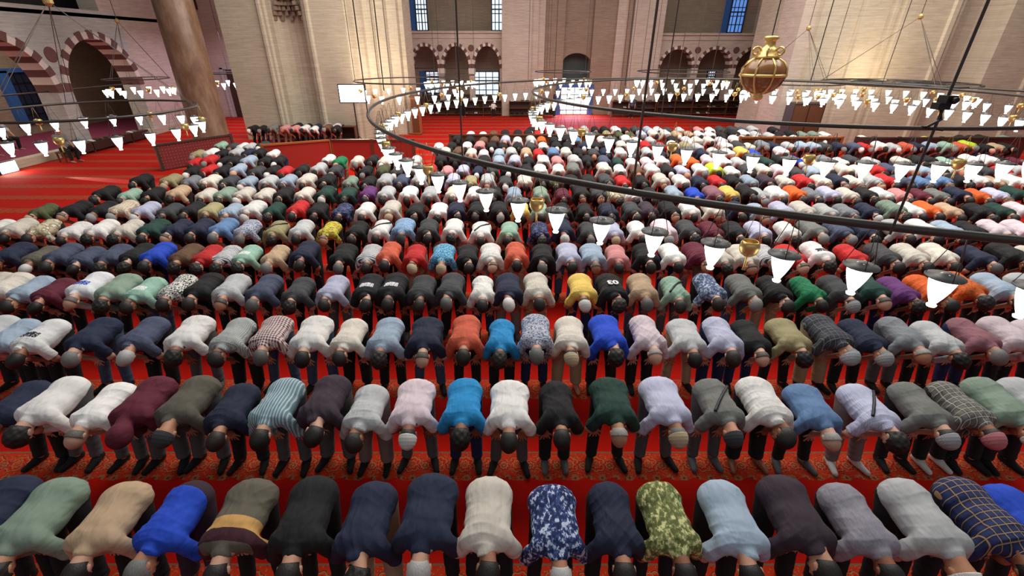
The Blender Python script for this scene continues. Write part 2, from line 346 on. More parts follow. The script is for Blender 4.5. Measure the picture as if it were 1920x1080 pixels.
# doorway with daylight
xd0, xd1 = X(1050, YF, 1), X(1104, YF, 1); zd = Z(164)
bm = NB(); box(bm, xd0 - .25, xd0, YF - .1, YF + .4, 0, zd + .2); box(bm, xd1, xd1 + .25, YF - .1, YF + .4, 0, zd + .2); box(bm, xd0, xd1, YF - .1, YF + .4, zd, zd + .2)
d1 = struct(mesh_obj('door_1', bm, M['blue']))
bm = NB(); box(bm, xd0, xd1, YF + .2, YF + .25, .02, zd); mesh_obj('daylit_glazing', bm, emis('bright_doorway_daylight', (.86, .93, 1), 2.2), d1)
bm = NB()
for k in range(3): u = xd0 + (xd1 - xd0) * (k + 1) / 4; box(bm, u - .02, u + .02, YF + .16, YF + .2, 0, zd)
box(bm, xd0, xd1, YF + .15, YF + .2, .25, .3); box(bm, xd0, xd1, YF + .15, YF + .2, zd * .72, zd * .72 + .04); mesh_obj('glazing_bar', bm, M['navyframe'], d1)

# ---------------------------------------------------------------- left bay far wall, doors, pictures
yl = 33.2
bm = NB(); box(bm, -24, -11.3, yl, yl + .5, 0, 9); struct(mesh_obj('wall_left_bay', bm, M['stone_pink']))
def on_wall(name, px0, px1, py0, py1, mat, d=.08):
    bm = NB(); z0, z1 = Z(py1, yl), Z(py0, yl); zm = (z0 + z1) / 2
    box(bm, X(px0, yl, zm), X(px1, yl, zm), yl - d, yl + .05, max(0, z0), z1); return mesh_obj(name, bm, mat)
for px0, px1, py0 in ((384, 408, 152), (436, 452, 130)):
    o = struct(on_wall('door_%d' % (2 + (px0 > 400)), px0, px1, py0, 226, M['wood_dark'])); 
    bm = NB(); zz = Z(py0, yl); box(bm, X(px0 - 5, yl, .8), X(px0, yl, .8), yl - .14, yl + .04, 0, zz + .1); box(bm, X(px1, yl, .8), X(px1 + 5, yl, .8), yl - .14, yl + .04, 0, zz + .1); box(bm, X(px0 - 5, yl, .8), X(px1 + 5, yl, .8), yl - .14, yl + .04, zz, zz + .18)
    mesh_obj('door_frame', bm, M['stone_grey'], o)
for (a, b, c, d, lab) in ((352, 382, 100, 138, 'dark square wooden grille set in the pink wall behind the column'), (322, 368, -10, 18, 'dark gilt-edged panel high on the pink wall behind the column')):
    o = on_wall('wall_panel', a, b, c, d, M['wood_dark'], .1); tag(o, lab, 'wall panel')
# ---------------------------------------------------------------- left arcade wall along y
XL = -19.2
A = [(19.2, 2.05, 2.5, 1.0), (24.1, 2.1, 2.5, 1.0)]
arch_wall('wall_left_arcade', 'y', XL, -.9, 8, 26.3, 5.75, [(14.2, 2.2, 2.5, .95)] + A, M['stone_grey'])
for c, h_, zs, p in A: voussoirs(trim(), 'y', XL, -1, c, h_, zs, p, 21, .27, .04, .9)
bm = NB(); box(bm, XL, XL + .35, 8, 17.15, 0, 5.75); struct(mesh_obj('wall_left_near', bm, M['stone_grey']))
bm = NB(); lathe(bm, [(.30, 0), (.30, .04), (.26, .06)], 24); o = struct(mesh_obj(trim(), bm, M['vous_red'])); o.rotation_euler = (0, PI / 2, 0); o.location = (XL - .02, 21.65, 3.95)
bm = NB(); lathe(bm, [(.34, 0), (.34, .12), (.24, .2), (.21, .3), (.2, 1.9), (.22, 2.0), (.3, 2.3), (.38, 2.45), (.38, 2.55)], 24)
cl = mesh_obj('arcade_column', bm, M['orangewood'] if False else plain('honey_marble', rgb(150, 116, 92), .4), smooth=True, loc=(XL - .45, 21.7, 0)); tag(cl, 'slender brown marble column carrying the left striped arches', 'column')
bm = NB(); box(bm, XL - 6.2, XL - 5.8, 8, 33, 0, 9); struct(mesh_obj('wall_left_back', bm, M['stone_dark']))
bm = NB(); box(bm, XL - 6, XL - .9, 32.8, 33.2, 0, 9); box(bm, XL - 6, XL - .9, 8, 8.3, 0, 9); struct(mesh_obj('wall_left_bay_ends', bm, M['stone_dark']))
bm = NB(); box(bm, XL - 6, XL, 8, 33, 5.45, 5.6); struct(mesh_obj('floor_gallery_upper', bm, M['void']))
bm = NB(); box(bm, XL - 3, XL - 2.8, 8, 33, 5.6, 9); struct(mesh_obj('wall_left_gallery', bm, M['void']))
bm = NB(); box(bm, XL - 5.8, XL - .3, 8, 33, 0, .16); struct(mesh_obj('floor_arcade', bm, plain('purple_carpet', rgb(120, 34, 66), .95)))
bm = NB(); box(bm, XL - .3, XL + .12, 8, 33.2, 0, .3); struct(mesh_obj('baseboard_left', bm, M['stone']))
WIN[0] += 1; bm = NB()
box(bm, XL - 5.8, XL - 5.6, 24.6, 25.1, .6, 3.2); box(bm, XL - 5.8, XL - 5.6, 27.0, 27.6, .6, 3.2); box(bm, XL - 5.8, XL - 5.6, 24.6, 27.6, 3.1, 3.3)
f = struct(mesh_obj('window_%d' % WIN[0], bm, M['blue'])); bm = NB(); box(bm, XL - 5.8, XL - 5.72, 25.1, 27.0, .6, 3.1); mesh_obj('dark_pane', bm, M['navyframe'], f)
bm = NB()
for k in range(1, 5): box(bm, XL - 5.72, XL - 5.68, 25.1 + k * .38 - .02, 25.1 + k * .38 + .02, .6, 3.1); box(bm, XL - 5.72, XL - 5.68, 25.1, 27.0, .6 + k * .5 - .02, .6 + k * .5 + .02)
mesh_obj('window_bars', bm, M['black'], f)
# glowing panel standing in for a lit low opening, left wall foot
root = empty('opening_glow_panel', (-18.75, 17.3, 0)); tag(root, 'glowing white panel standing in for a lit opening at the left wall foot', 'glowing panel')
bm = NB(); box(bm, -.1, .05, -.35, .35, 0, .42); mesh_obj('housing', bm, M['black'], root)
bm = NB(); box(bm, .05, .07, -.32, .32, .04, .40); mesh_obj('lens', bm, M['flood'], root)  # glowing face of the stand-in panel, no lamp here
bm = NB(); tube(bm, [(XL - .4, 8, 2.55), (XL - .4, 33, 2.55)], .03); struct(mesh_obj(trim(), bm, M['iron']))
bm = NB(); box(bm, XL - .9, XL, 26.3, 33.2, 0, 5.75); box(bm, XL - .9, XL, 25.2, 33.2, 5.75, 9); struct(mesh_obj('wall_left_far', bm, M['stone_pink']))
# ---------------------------------------------------------------- left great pier with a recessed niche and stepped mouldings
def arcpts(x0, x1, y, depth, n=8): return [(x0 + (x1 - x0) * (.5 - .5 * math.cos(PI * i / n)), y + depth * math.sin(PI * i / n)) for i in range(n + 1)]
yp = 24.4
pts = [(-13.2, 28.5), (-13.2, yp), (-11.35, yp), (-11.28, yp - .1), (-11.18, yp - .1), (-11.12, yp), (-11.02, yp), (-10.95, yp + .12), (-10.8, yp + .12)] + arcpts(-10.75, -9.35, yp + .12, .62) + \
      [(-9.25, yp + .05), (-9.15, yp + .05), (-9.1, yp - .1), (-9.0, yp - .1), (-8.93, yp), (-7.4, yp), (-7.4, yp + .12), (-7.28, yp + .2), (-7.15, yp + .2), (-7.1, yp + .45), (-6.9, yp + .5), (-6.75, yp + .5),
       (-6.7, yp + .8), (-6.5, yp + .85), (-6.35, yp + .85), (-6.3, yp + 1.2), (-6.05, yp + 1.25), (-5.8, yp + 1.25), (-5.75, yp + 1.6), (-5.5, yp + 1.65), (-5.3, yp + 1.65), (-5.25, yp + 2.0), (-5.05, yp + 2.0), (-5.05, 28.5)]
bm = NB(); prism(bm, pts, 0, 10); struct(mesh_obj('wall_pier_left', bm, M['stone']))
bm = NB()   # stalactite hood inside the niche
for k in range(6):
    for i in range(5 + k):
        a = PI * (i + .5) / (5 + k); r = .70 - .09 * k
        x = -10.05 + math.cos(a) * r; y = yp + .12 + math.sin(a) * r * .8
        z = 5.35 + k * .2; box(bm, x - .07, x + .07, y - .08, y + .2, z, z + .16 + .1 * (i % 2))
struct(mesh_obj(trim(), bm, M['stone_dark']))
# ---------------------------------------------------------------- right great pier
yr = 23.3
bm = NB(); box(bm, 13.3, 13.99, yr + .3, yr + 2.1, 0, 10); struct(mesh_obj('wall_pier_right_strip', bm, M['stone_pink']))
pts = [(13.97, 29), (13.97, yr), (15.6, yr), (15.65, yr + .1), (15.8, yr + .1), (15.85, yr), (16.9, yr), (16.95, yr + .12), (17.1, yr + .12), (17.15, yr), (17.3, yr), (17.35, yr + .12), (17.5, yr + .12), (17.55, yr), (19.6, yr), (19.65, yr - .12), (19.85, yr - .12), (19.9, yr), (20.1, yr + .1)] + arcpts(20.2, 22.2, yr + .1, .8) + \
      [(22.3, yr), (24.2, yr), (24.25, yr - .12), (24.45, yr - .12), (24.5, yr), (32, yr), (32, 29)]
bm = NB(); prism(bm, pts, 0, 10); struct(mesh_obj('wall_pier_right', bm, M['stone']))
# red-pink light strip at the pier's left edge
# great column
bm = NB(); prof = [(.95, 0), (.95, .12), (.85, .2), (.8, .3), (.74, .42), (.735, 3), (.72, 9)]
lathe(bm, prof, 40); cl = mesh_obj('stone_column', bm, M['column'], smooth=True, loc=(-13.35, 21.6, 0)); tag(cl, 'huge polished brown stone column rising on the left of the hall', 'column')
# ---------------------------------------------------------------- shelves, screens, cabinet
def shoe_rack(x0, x1, y, label, axis='x', h=1.0, items=True, seed=1, group='shoe racks along the far wall'):
    R = random.Random(seed); root = empty('shoe_rack', ((x0 + x1) / 2, y, 0) if axis == 'x' else (y, (x0 + x1) / 2, 0)); tag(root, label, 'rack')
    if group: root['group'] = group
    L = (x1 - x0) / 2; n = 3 if h > .8 else 2
    def bx(bm, a0, a1, d0, d1, z0, z1):
        if axis == 'x': box(bm, a0, a1, d0, d1, z0, z1)
        else: box(bm, d0, d1, a0, a1, z0, z1)
    for k in range(n):
        bm = NB(); z = .12 + (h - .16) * k / (n - 1); bx(bm, -L, L, -.18, .18, z, z + .035); mesh_obj('shelf', bm, M['wood'], root)
    m = max(2, int(2 * L / 1.2) + 1)
    for i in range(m):
        bm = NB(); u = -L + 2 * L * i / (m - 1); bx(bm, u - .02, u + .02, -.19, .19, 0, h); mesh_obj('upright', bm, M['wood'], root)
    bm = NB(); bx(bm, -L, L, .17, .19, .1, h); mesh_obj('back_panel', bm, M['wood_dark'], root)
    return root, L, n, h
SHO = [plain('black_leather_shoe', rgb(28, 26, 26), .4), plain('white_trainer', rgb(225, 222, 216), .6), plain('brown_leather_shoe', rgb(96, 60, 40), .5), plain('grey_trainer', rgb(120, 122, 126), .7), plain('blue_trainer', rgb(60, 84, 130), .7)]
def shoe_mesh():
    bm = NB(); L = .13
    secs = [(-L, .03, .05), (-.09, .042, .085), (-.04, .042, .08), (.03, .046, .06), (.09, .05, .045), (L, .03, .025)]
    rings = []
    for x, w, h in secs: rings.append([bm.verts.new((w * math.cos(a), -x, max(0, h * .5 + h * .5 * math.sin(a)))) for a in [2 * PI * i / 10 for i in range(10)]])
    for a, b in zip(rings, rings[1:]):
        for i in range(10): bm.faces.new((a[i], a[(i + 1) % 10], b[(i + 1) % 10], b[i]))
    bm.faces.new(rings[0]); bm.faces.new(rings[-1][::-1]); bmesh.ops.recalc_face_normals(bm, faces=bm.faces[:])
    me = bpy.data.meshes.new('shoe'); bm.to_mesh(me); bm.free(); me.materials.append(SHO[0]); return me
SHOE = shoe_mesh(); SHOES = [SHOE.copy() for _ in SHO]
for _i, _m in enumerate(SHOES): _m.materials.clear(); _m.materials.append(SHO[_i])
SHNAME = ['black', 'white', 'brown', 'grey', 'blue']
def shoes(root, L, n, h, axis, place, seed, dens=.34):
    R = random.Random(seed)
    for k in range(n):
        z = .12 + (h - .16) * k / (n - 1) + .035; u = -L + .15; 
        while u < L - .2:
            if R.random() < .55:
                mi = R.choices(range(5), (5, 2, 2, 1, 1))[0]
                for du in (0, .11):
                    o = bpy.data.objects.new('shoe', SHOE); link(o); o.data = SHOES[mi]
                    p = root.location; o.location = (p.x + u + du, p.y - .03, z + .002) if axis == 'x' else (p.x, p.y + u + du, z)
                    o.rotation_euler[2] = 0 if axis == 'x' else PI / 2
                    lv = ('bottom', 'middle', 'top')[k] if n == 3 else ('bottom', 'top')[k]
                    tag(o, '%s shoe on the %s shelf of the %s' % (SHNAME[mi], lv, place), 'shoe', '%s shoes, %s shelf of the %s' % (SHNAME[mi], lv, place))
            u += dens
r = shoe_rack(X(800), X(940), YF - .5, 'long brown rack against the far wall below the left windows'); shoes(*r, 'x', 'far left rack', 3)
r = shoe_rack(X(955), X(1042), YF - 1.0, 'brown rack below the pink pilaster left of the bright doorway'); shoes(*r, 'x', 'rack left of the doorway', 4)
r = shoe_rack(X(1150), X(1232), YF - 1.0, 'brown rack against the pier right of the bright doorway'); shoes(*r, 'x', 'rack right of the doorway', 5)
r = shoe_rack(X(1240), X(1440), YF - .5, 'long brown rack against the far wall below the right arches'); shoes(*r, 'x', 'far right rack', 6)
r = shoe_rack(20.0, 24.8, XL + .45, 'low brown rack along the left arcade under the striped arch', 'y', .45, group=None); shoes(*r, 'y', 'low left rack', 7, .3)
r = shoe_rack(-8.9, -7.45, yp - .5, 'brown rack at the foot of the great left pier', 'x', .75, group=None); shoes(*r, 'x', 'rack at the left pier', 8, .3)
r = shoe_rack(-11.6, -9.2, yp - .5, 'wide low rack at the pier foot behind the standing worshippers', 'x', .75, group=None)
def screen(p0, p1, h, label, mat, wood, posts=3):
    a = Vector((*p0, 0)); b = Vector((*p1, 0)); L = (b - a).length; root = empty('floor_screen', (a + b) / 2, math.atan2((b - a).y, (b - a).x)); tag(root, label, 'screen')
    bm = NB(); box(bm, -L / 2, L / 2, -.02, .02, .06, h - .05); mesh_obj('panel', bm, mat, root)
    bm = NB(); box(bm, -L / 2 - .04, L / 2 + .04, -.06, .06, h - .06, h); mesh_obj('top_rail', bm, wood, root)
    for i in range(posts): bm = NB(); u = -L / 2 + L * i / (posts - 1); box(bm, u - .05, u + .05, -.05, .05, 0, h + .02); mesh_obj('post', bm, wood, root)
    return root
screen((-13.1, 17.6), (-11.5, 19.9), 1.0, 'dark red patterned screen standing left of the great column', M['screen'], M['wood_dark'], 2)
screen((-6.9, 18.7), (-3.6, 18.7), 1.0, 'red patterned screen with brown wooden rail in front of the left pier', M['screen_red'], M['wood'], 3)
screen((-9.1, 17.6), (-6.9, 18.7), 1.0, 'red screen with orange wooden rail turned towards the column', M['screen_red'], M['orangewood'], 2)
screen((-2.3, 20.2), (4.6, 20.2), .95, 'long low brown wooden screen among the rows in mid hall', M['wood'], M['wood'], 5)
screen((9.5, 19.0), (13.6, 19.0), 1.05, 'brown wooden screen in front of the right pier', M['wood'], M['orangewood'], 4)
screen((13.9, 18.6), (20.6, 18.6), 1.1, 'long dark red wooden screen at the right side of the hall', plain('dark_red_panel', rgb(96, 30, 26), .5), M['wood_dark'], 5)
# wooden reader's stand at the pier corner
root = empty('wooden_cabinet', (-4.75, 26.2, 0)); tag(root, 'tall narrow orange-brown wooden cabinet at the corner of the great left pier', 'cabinet')
bm = NB(); box(bm, -.22, .22, -.3, .3, .05, 1.9); mesh_obj('body', bm, M['orangewood'], root)
bm = NB(); box(bm, -.26, .26, -.34, .34, 1.9, 1.97); box(bm, -.26, .26, -.34, .34, 0, .06); mesh_obj('moulding', bm, M['wood'], root)
bm = NB(); box(bm, -.18, .18, -.33, -.3, .15, 1.0); mesh_obj('door', bm, M['wood'], root)
bm = NB(); box(bm, -.18, .18, -.33, -.3, 1.1, 1.8); mesh_obj('door', bm, M['wood'], root)
# dark wooden booth at the left edge of the right pier
root = empty('wooden_cabinet', (14.0, 22.3, 0)); tag(root, 'dark brown wooden cupboard at the left edge of the right pier', 'cabinet')
bm = NB(); box(bm, -.9, .5, -.35, .35, 0, 2.0); mesh_obj('body', bm, M['wood_dark'], root)
for u in (-.88, -.2): bm = NB(); box(bm, u, u + .62, -.38, -.35, .1, 1.9); mesh_obj('door', bm, M['wood'], root)
# floodlight at the left pier
root = empty('floodlight', (-6.95, 22.6, 0)); tag(root, 'glaring white floodlight on a stand in front of the great left pier', 'floodlight')
bm = NB(); tube(bm, [(0, 0, 0), (0, 0, 2.0)], .03); mesh_obj('pole', bm, M['black'], root)
bm = NB()
for k in range(3): a = 2 * PI * k / 3; tube(bm, [(0, 0, .5), (.45 * math.cos(a), .45 * math.sin(a), 0)], .018)
mesh_obj('stand_leg', bm, M['black'], root)
bm = NB(); box(bm, -.62, .62, -.06, .1, 1.95, 2.75); mesh_obj('housing', bm, M['black'], root)
bm = NB(); box(bm, -.56, .56, -.08, -.06, 2.0, 2.7); mesh_obj('lens', bm, M['flood'], root)
# ---------------------------------------------------------------- chandeliers
def lamp_meshes():
    bm = NB(); lathe(bm, [(.0, -.26), (.03, -.26), (.036, -.245), (.022, -.232), (.03, -.215), (.05, -.17), (.072, -.11), (.088, -.05), (.096, 0), (.0, .002)], 20)
    g = bpy.data.meshes.new('lamp_glass'); bm.to_mesh(g); bm.free(); g.materials.append(M['glass'])
    bm = NB(); lathe(bm, [(.10, .0), (.133, .004), (.133, .012), (.06, .018), (.04, .04), (.012, .05)], 24)
    c = bpy.data.meshes.new('lamp_cap'); bm.to_mesh(c); bm.free(); c.materials.append(M['cap'])
    bm = NB()
    for k in range(3): a = 2 * PI * k / 3; tube(bm, [(.125 * math.cos(a), .125 * math.sin(a), .01), (.012 * math.cos(a), .012 * math.sin(a), .40)], .0035, 4)
    w = bpy.data.meshes.new('lamp_wire'); bm.to_mesh(w); bm.free(); w.materials.append(M['wire'])
    bm = NB(); lathe(bm, [(.0, -.10), (.03, -.095), (.06, -.075), (.08, -.04), (.086, .0), (.08, .03), (.066, .05), (.06, .05), (.07, .03), (.074, .0), (.05, -.05), (.0, -.07)], 24)
    d = bpy.data.meshes.new('brass_dish'); bm.to_mesh(d); bm.free(); d.materials.append(M['brass'])
    bm = NB(); tube(bm, [(0, 0, -.07), (0, 0, -.2), (0, 0, -.235)], [.009, .011, .018], 8); tube(bm, [(-.085, 0, 0), (0, 0, .38)], .003, 4); tube(bm, [(.085, 0, 0), (0, 0, .38)], .003, 4)
    e = bpy.data.meshes.new('dish_stem'); bm.to_mesh(e); bm.free(); e.materials.append(M['brass'])
    for m in (g, c, w, d, e): m.polygons.foreach_set('use_smooth', [True] * len(m.polygons))
    return g, c, w, d, e
LG, LC, LW, LD, LE = lamp_meshes()
def child(name, me, parent, loc=(0, 0, 0), sc=1):
    o = bpy.data.objects.new(name, me); o.location = loc; o.scale = (sc,) * 3; return link(o, parent)
def chandelier(label, c, R, z, n, phase=0, tubr=.028, hang=.42, hangers=(), apex=None, dishes=0, subs=True, arc=None, sc=1, cable=.012, topz=14, name='ring_chandelier', group=None, inner=None):
    root = empty(name, (c[0], c[1], z)); tag(root, label, 'chandelier', group)
    bm = NB(); N = 128 if R > 4 else 48; tube(bm, [(R * math.cos(2 * PI * i / N), R * math.sin(2 * PI * i / N), 0) for i in range(N)], tubr, 8, True)
    mesh_obj('iron_ring', bm, M['iron'], root, True)
    if inner:
        bm = NB(); tube(bm, [(inner * math.cos(2 * PI * i / N), inner * math.sin(2 * PI * i / N), 0) for i in range(N)], tubr * .8, 8, True)
        for k in range(6): a = PI * k / 6; tube(bm, [(R * math.cos(a), R * math.sin(a), 0), (-R * math.cos(a), -R * math.sin(a), 0)], tubr * .6, 6)
        mesh_obj('iron_brace', bm, M['iron'], root, True)
    Wd = lambda a, zz: (c[0] + R * math.cos(a), c[1] + R * math.sin(a), zz)
    for i in range(n):
        a = phase + 2 * PI * i / n; p = Vector(Wd(a, z - hang)); Rl = R - (.2 if R > 9 else 0); zc = p.y * CT + (HCAM - p.z) * ST
        if zc < .5 or abs(FPX * p.x / zc) > 1060: continue
        l = child('glass_lamp', LG, root, (Rl * math.cos(a), Rl * math.sin(a), -hang), sc); l.rotation_euler[2] = a
        if subs: child('lamp_cap', LC, l); child('lamp_wire', LW, l)
        if dishes and i % dishes == 1:
            a2 = a + PI / n; d = child('brass_dish', LD, root, (Rl * math.cos(a2), Rl * math.sin(a2), -hang + .03), sc)
            if subs: child('dish_stem', LE, d)
    for a in hangers:
        bm = NB(); tube(bm, [(R * math.cos(a), R * math.sin(a), 0), (R * math.cos(a), R * math.sin(a), topz - z)], cable, 6); mesh_obj('hanging_cable', bm, M['wire'], root)
    if apex:
        for k in range(3 if R < 3 else 4):
            a = 2 * PI * k / (3 if R < 3 else 4) + .35
            bm = NB()
            for da in (-.04, .04): tube(bm, [(R * math.cos(a + da), R * math.sin(a + da), 0), (0, 0, apex)], cable * .6, 5)
            mesh_obj('hanging_cable', bm, M['wire'], root)
        bm = NB(); lathe(bm, [(.03, -.08), (.09, -.03), (.09, .04), (.03, .1)], 12, (0, 0, apex)); mesh_obj('cable_hub', bm, M['brass'], root)
        bm = NB(); tube(bm, [(0, 0, apex), (0, 0, topz - z)], cable, 6); mesh_obj('hanging_cable', bm, M['wire'], root)
    return root
CB = Vector((6.88, 12.45)); RB = 10.0
def ang_of(px, py, z, c): p = at_z(px, py, z); return math.atan2(p.y - c[1], p.x - c[0])
NL = 109; a0 = ang_of(1905, 555, 2.45, CB)
hang_a = [ang_of(px, py, 3.0, CB) for px, py in ((1662, 425), (862, 297), (1190, 357), (684, 215))] + [.2, .9, 1.7, 2.2]
big = chandelier('largest iron ring chandelier sweeping over the rows, hung with white glass lamps', CB, RB, 3.0, NL, a0, .034, .42, hang_a[1:], None, 4, True, cable=.011, name='ring_chandelier')
inn = chandelier('second large iron ring chandelier inside the largest ring, lower lamps over mid hall', (6.5, 12.45), 5.77, 3.2, 72, .06, .03, .5, [-2.3, -1.3, -.4, .5, 1.6, 2.6], None, 4, True, cable=.010)
gS = None
chandelier('small ring chandelier hanging before the left striped arches, nearest on the left', (-9.7, 11.4), 2.15, 2.92, 22, .1, .026, .38, (), 2.15, 4, True)
chandelier('small lit chandelier in front of the left arcade beside the great column', (-16.3, 22.2), 1.25, 3.0, 13, 0, .02, .42, (), 2.2, 5, False, sc=1.1)
chandelier('small lit chandelier in the bay behind the great column', (-15.2, 27.5), 1.35, 3.0, 15, 0, .03, .45, [0, 2, 4], None, 5, False, sc=1.15, topz=9)
chandelier('small ring chandelier before the fluted corner of the left pier', (-4.0, 20.9), 2.2, 3.0, 20, 0, .026, .45, [.5, 2.4, 3.2, 4.6], None, 4, False, sc=1.05)
chandelier('small distant chandelier under the left arches of the far wall', (-3.3, 30.5), 1.5, 2.75, 16, 0, .02, .4, [0, 2.1, 4.2], None, 5, False, sc=1.25)
chandelier('distant chandelier left of the dark green niche', (3.4, 29), 1.6, 3.0, 18, 0, .025, .45, [.5, 2, 4], None, 5, False, sc=1.25)
chandelier('distant chandelier in front of the pink pier right of the niche', (9.4, 26.5), 2.3, 3.1, 22, 0, .028, .45, [.5, 2, 3.3, 4.6], None, 4, False, sc=1.15)
chandelier('crowded ring chandelier lit before the right pier', (15.2, 19.3), 2.5, 3.0, 26, 0, .03, .42, (), 2.2, 4, False, sc=1.1, inner=1.5)
chandelier('smaller ring chandelier behind the brass globe lantern near the right pier', (12.4, 21.3), 1.9, 2.9, 18, 0, .026, .42, (), 2.0, 4, False, sc=1.1)
# brass globe lantern at the centre of the rings
root = empty('globe_lantern', (6.42, 12.45, 3.62)); tag(root, 'large ornate brass globe lantern with amber panels at the centre of the rings', 'lantern')
bm = NB(); prof = [(.0, -.44), (.12, -.43), (.3, -.36), (.44, -.22), (.52, -.02), (.5, .14), (.4, .28), (.26, .36), (.2, .38), (0, .385)]; lathe(bm, prof, 32); mesh_obj('amber_globe', bm, M['amber'], root, True)
for k in range(8):
    a = 2 * PI * k / 8; bm = NB(); tube(bm, [(1.03 * r_ * math.cos(a), 1.03 * r_ * math.sin(a), z_) for r_, z_ in prof[1:-1]], .025, 6); mesh_obj('brass_rib', bm, M['brass'], root, True)
bm = NB(); lathe(bm, [(.50, -.05), (.545, -.04), (.545, .0), (.52, .02)], 32); mesh_obj('brass_band', bm, M['brass'], root, True)
bm = NB(); lathe(bm, [(.0, -.62), (.05, -.6), (.11, -.56), (.13, -.5), (.1, -.46), (.16, -.43), (.15, -.40), (0, -.4)], 20); mesh_obj('brass_finial', bm, M['brass'], root, True)
bm = NB(); lathe(bm, [(.26, .34), (.3, .38), (.24, .42), (.2, .52), (.17, .58), (.12, .62), (.12, .74), (.17, .77), (.17, .82), (.09, .84), (0, .84)], 24); mesh_obj('brass_neck', bm, M['brass'], root, True)
for k in range(6):
    a = 2 * PI * k / 6; bm = NB(); pp = []
    for i in range(15):
        s_ = i / 14; q = 2.2 * PI * s_; rr = .12 * (1 - .62 * s_); cxr, cz = .30, .50
        pp.append(((cxr - rr * math.cos(q)) * math.cos(a), (cxr - rr * math.cos(q)) * math.sin(a), cz + rr * math.sin(q)))
    tube(bm, pp, .022, 6); mesh_obj('brass_scroll', bm, M['brass'], root, True)
bm = NB(); tube(bm, [(0, 0, .84), (0, 0, 9)], .014, 6); mesh_obj('hanging_cable', bm, M['iron'], root)
# free-hanging cables from the dome (not of the rings in view)
for px, py, z, lab in ((1520, 152, 3.2, 'thin dark cable dropping in front of the right pier'), (1172, 160, 3.1, 'dark cable crossing the pink far pier beside the niche'), (720, 170, 3.1, 'left cable of the pair before the fluted pier'),):
    p = at_z(px, py, z); bm = NB(); tube(bm, [(0, 0, 0), (0, 0, 9)], .016, 6); o = mesh_obj('hanging_cable', bm, M['iron'], loc=p); tag(o, lab, 'cable')
# thick grey rod with a remote camera head
a = hang_a[0]; p = Vector((CB.x + (RB + .12) * math.cos(a), CB.y + (RB + .12) * math.sin(a), 0))
root = empty('camera_rig', (p.x, p.y, 3.0)); tag(root, 'thick grey rod hanging to the largest ring with a black remote camera head', 'camera rig')
bm = NB(); tube(bm, [(0, 0, -.02), (0, 0, 9)], .009, 8); mesh_obj('rod', bm, M['iron'], root)
q = at_y(1745, 205, p.y); dz = q.z - 3.0
bm = NB(); box(bm, -.06, .02, -.03, .03, dz + .0, dz + .04); tube(bm, [(-.01, 0, dz), (.01, -.01, dz - .06), (-.07, -.01, dz - .11)], .010, 6); tube(bm, [(-.09, 0, dz - .11), (.06, 0, dz - .13)], .008, 6); mesh_obj('camera_arm', bm, M['black'], root)
bm = NB(); box(bm, -.035, .03, -.045, .03, dz + .035, dz + .085); tube(bm, [(.0, -.045, dz + .06), (.0, -.075, dz + .06)], .018, 10); mesh_obj('camera_body', bm, M['black'], root)
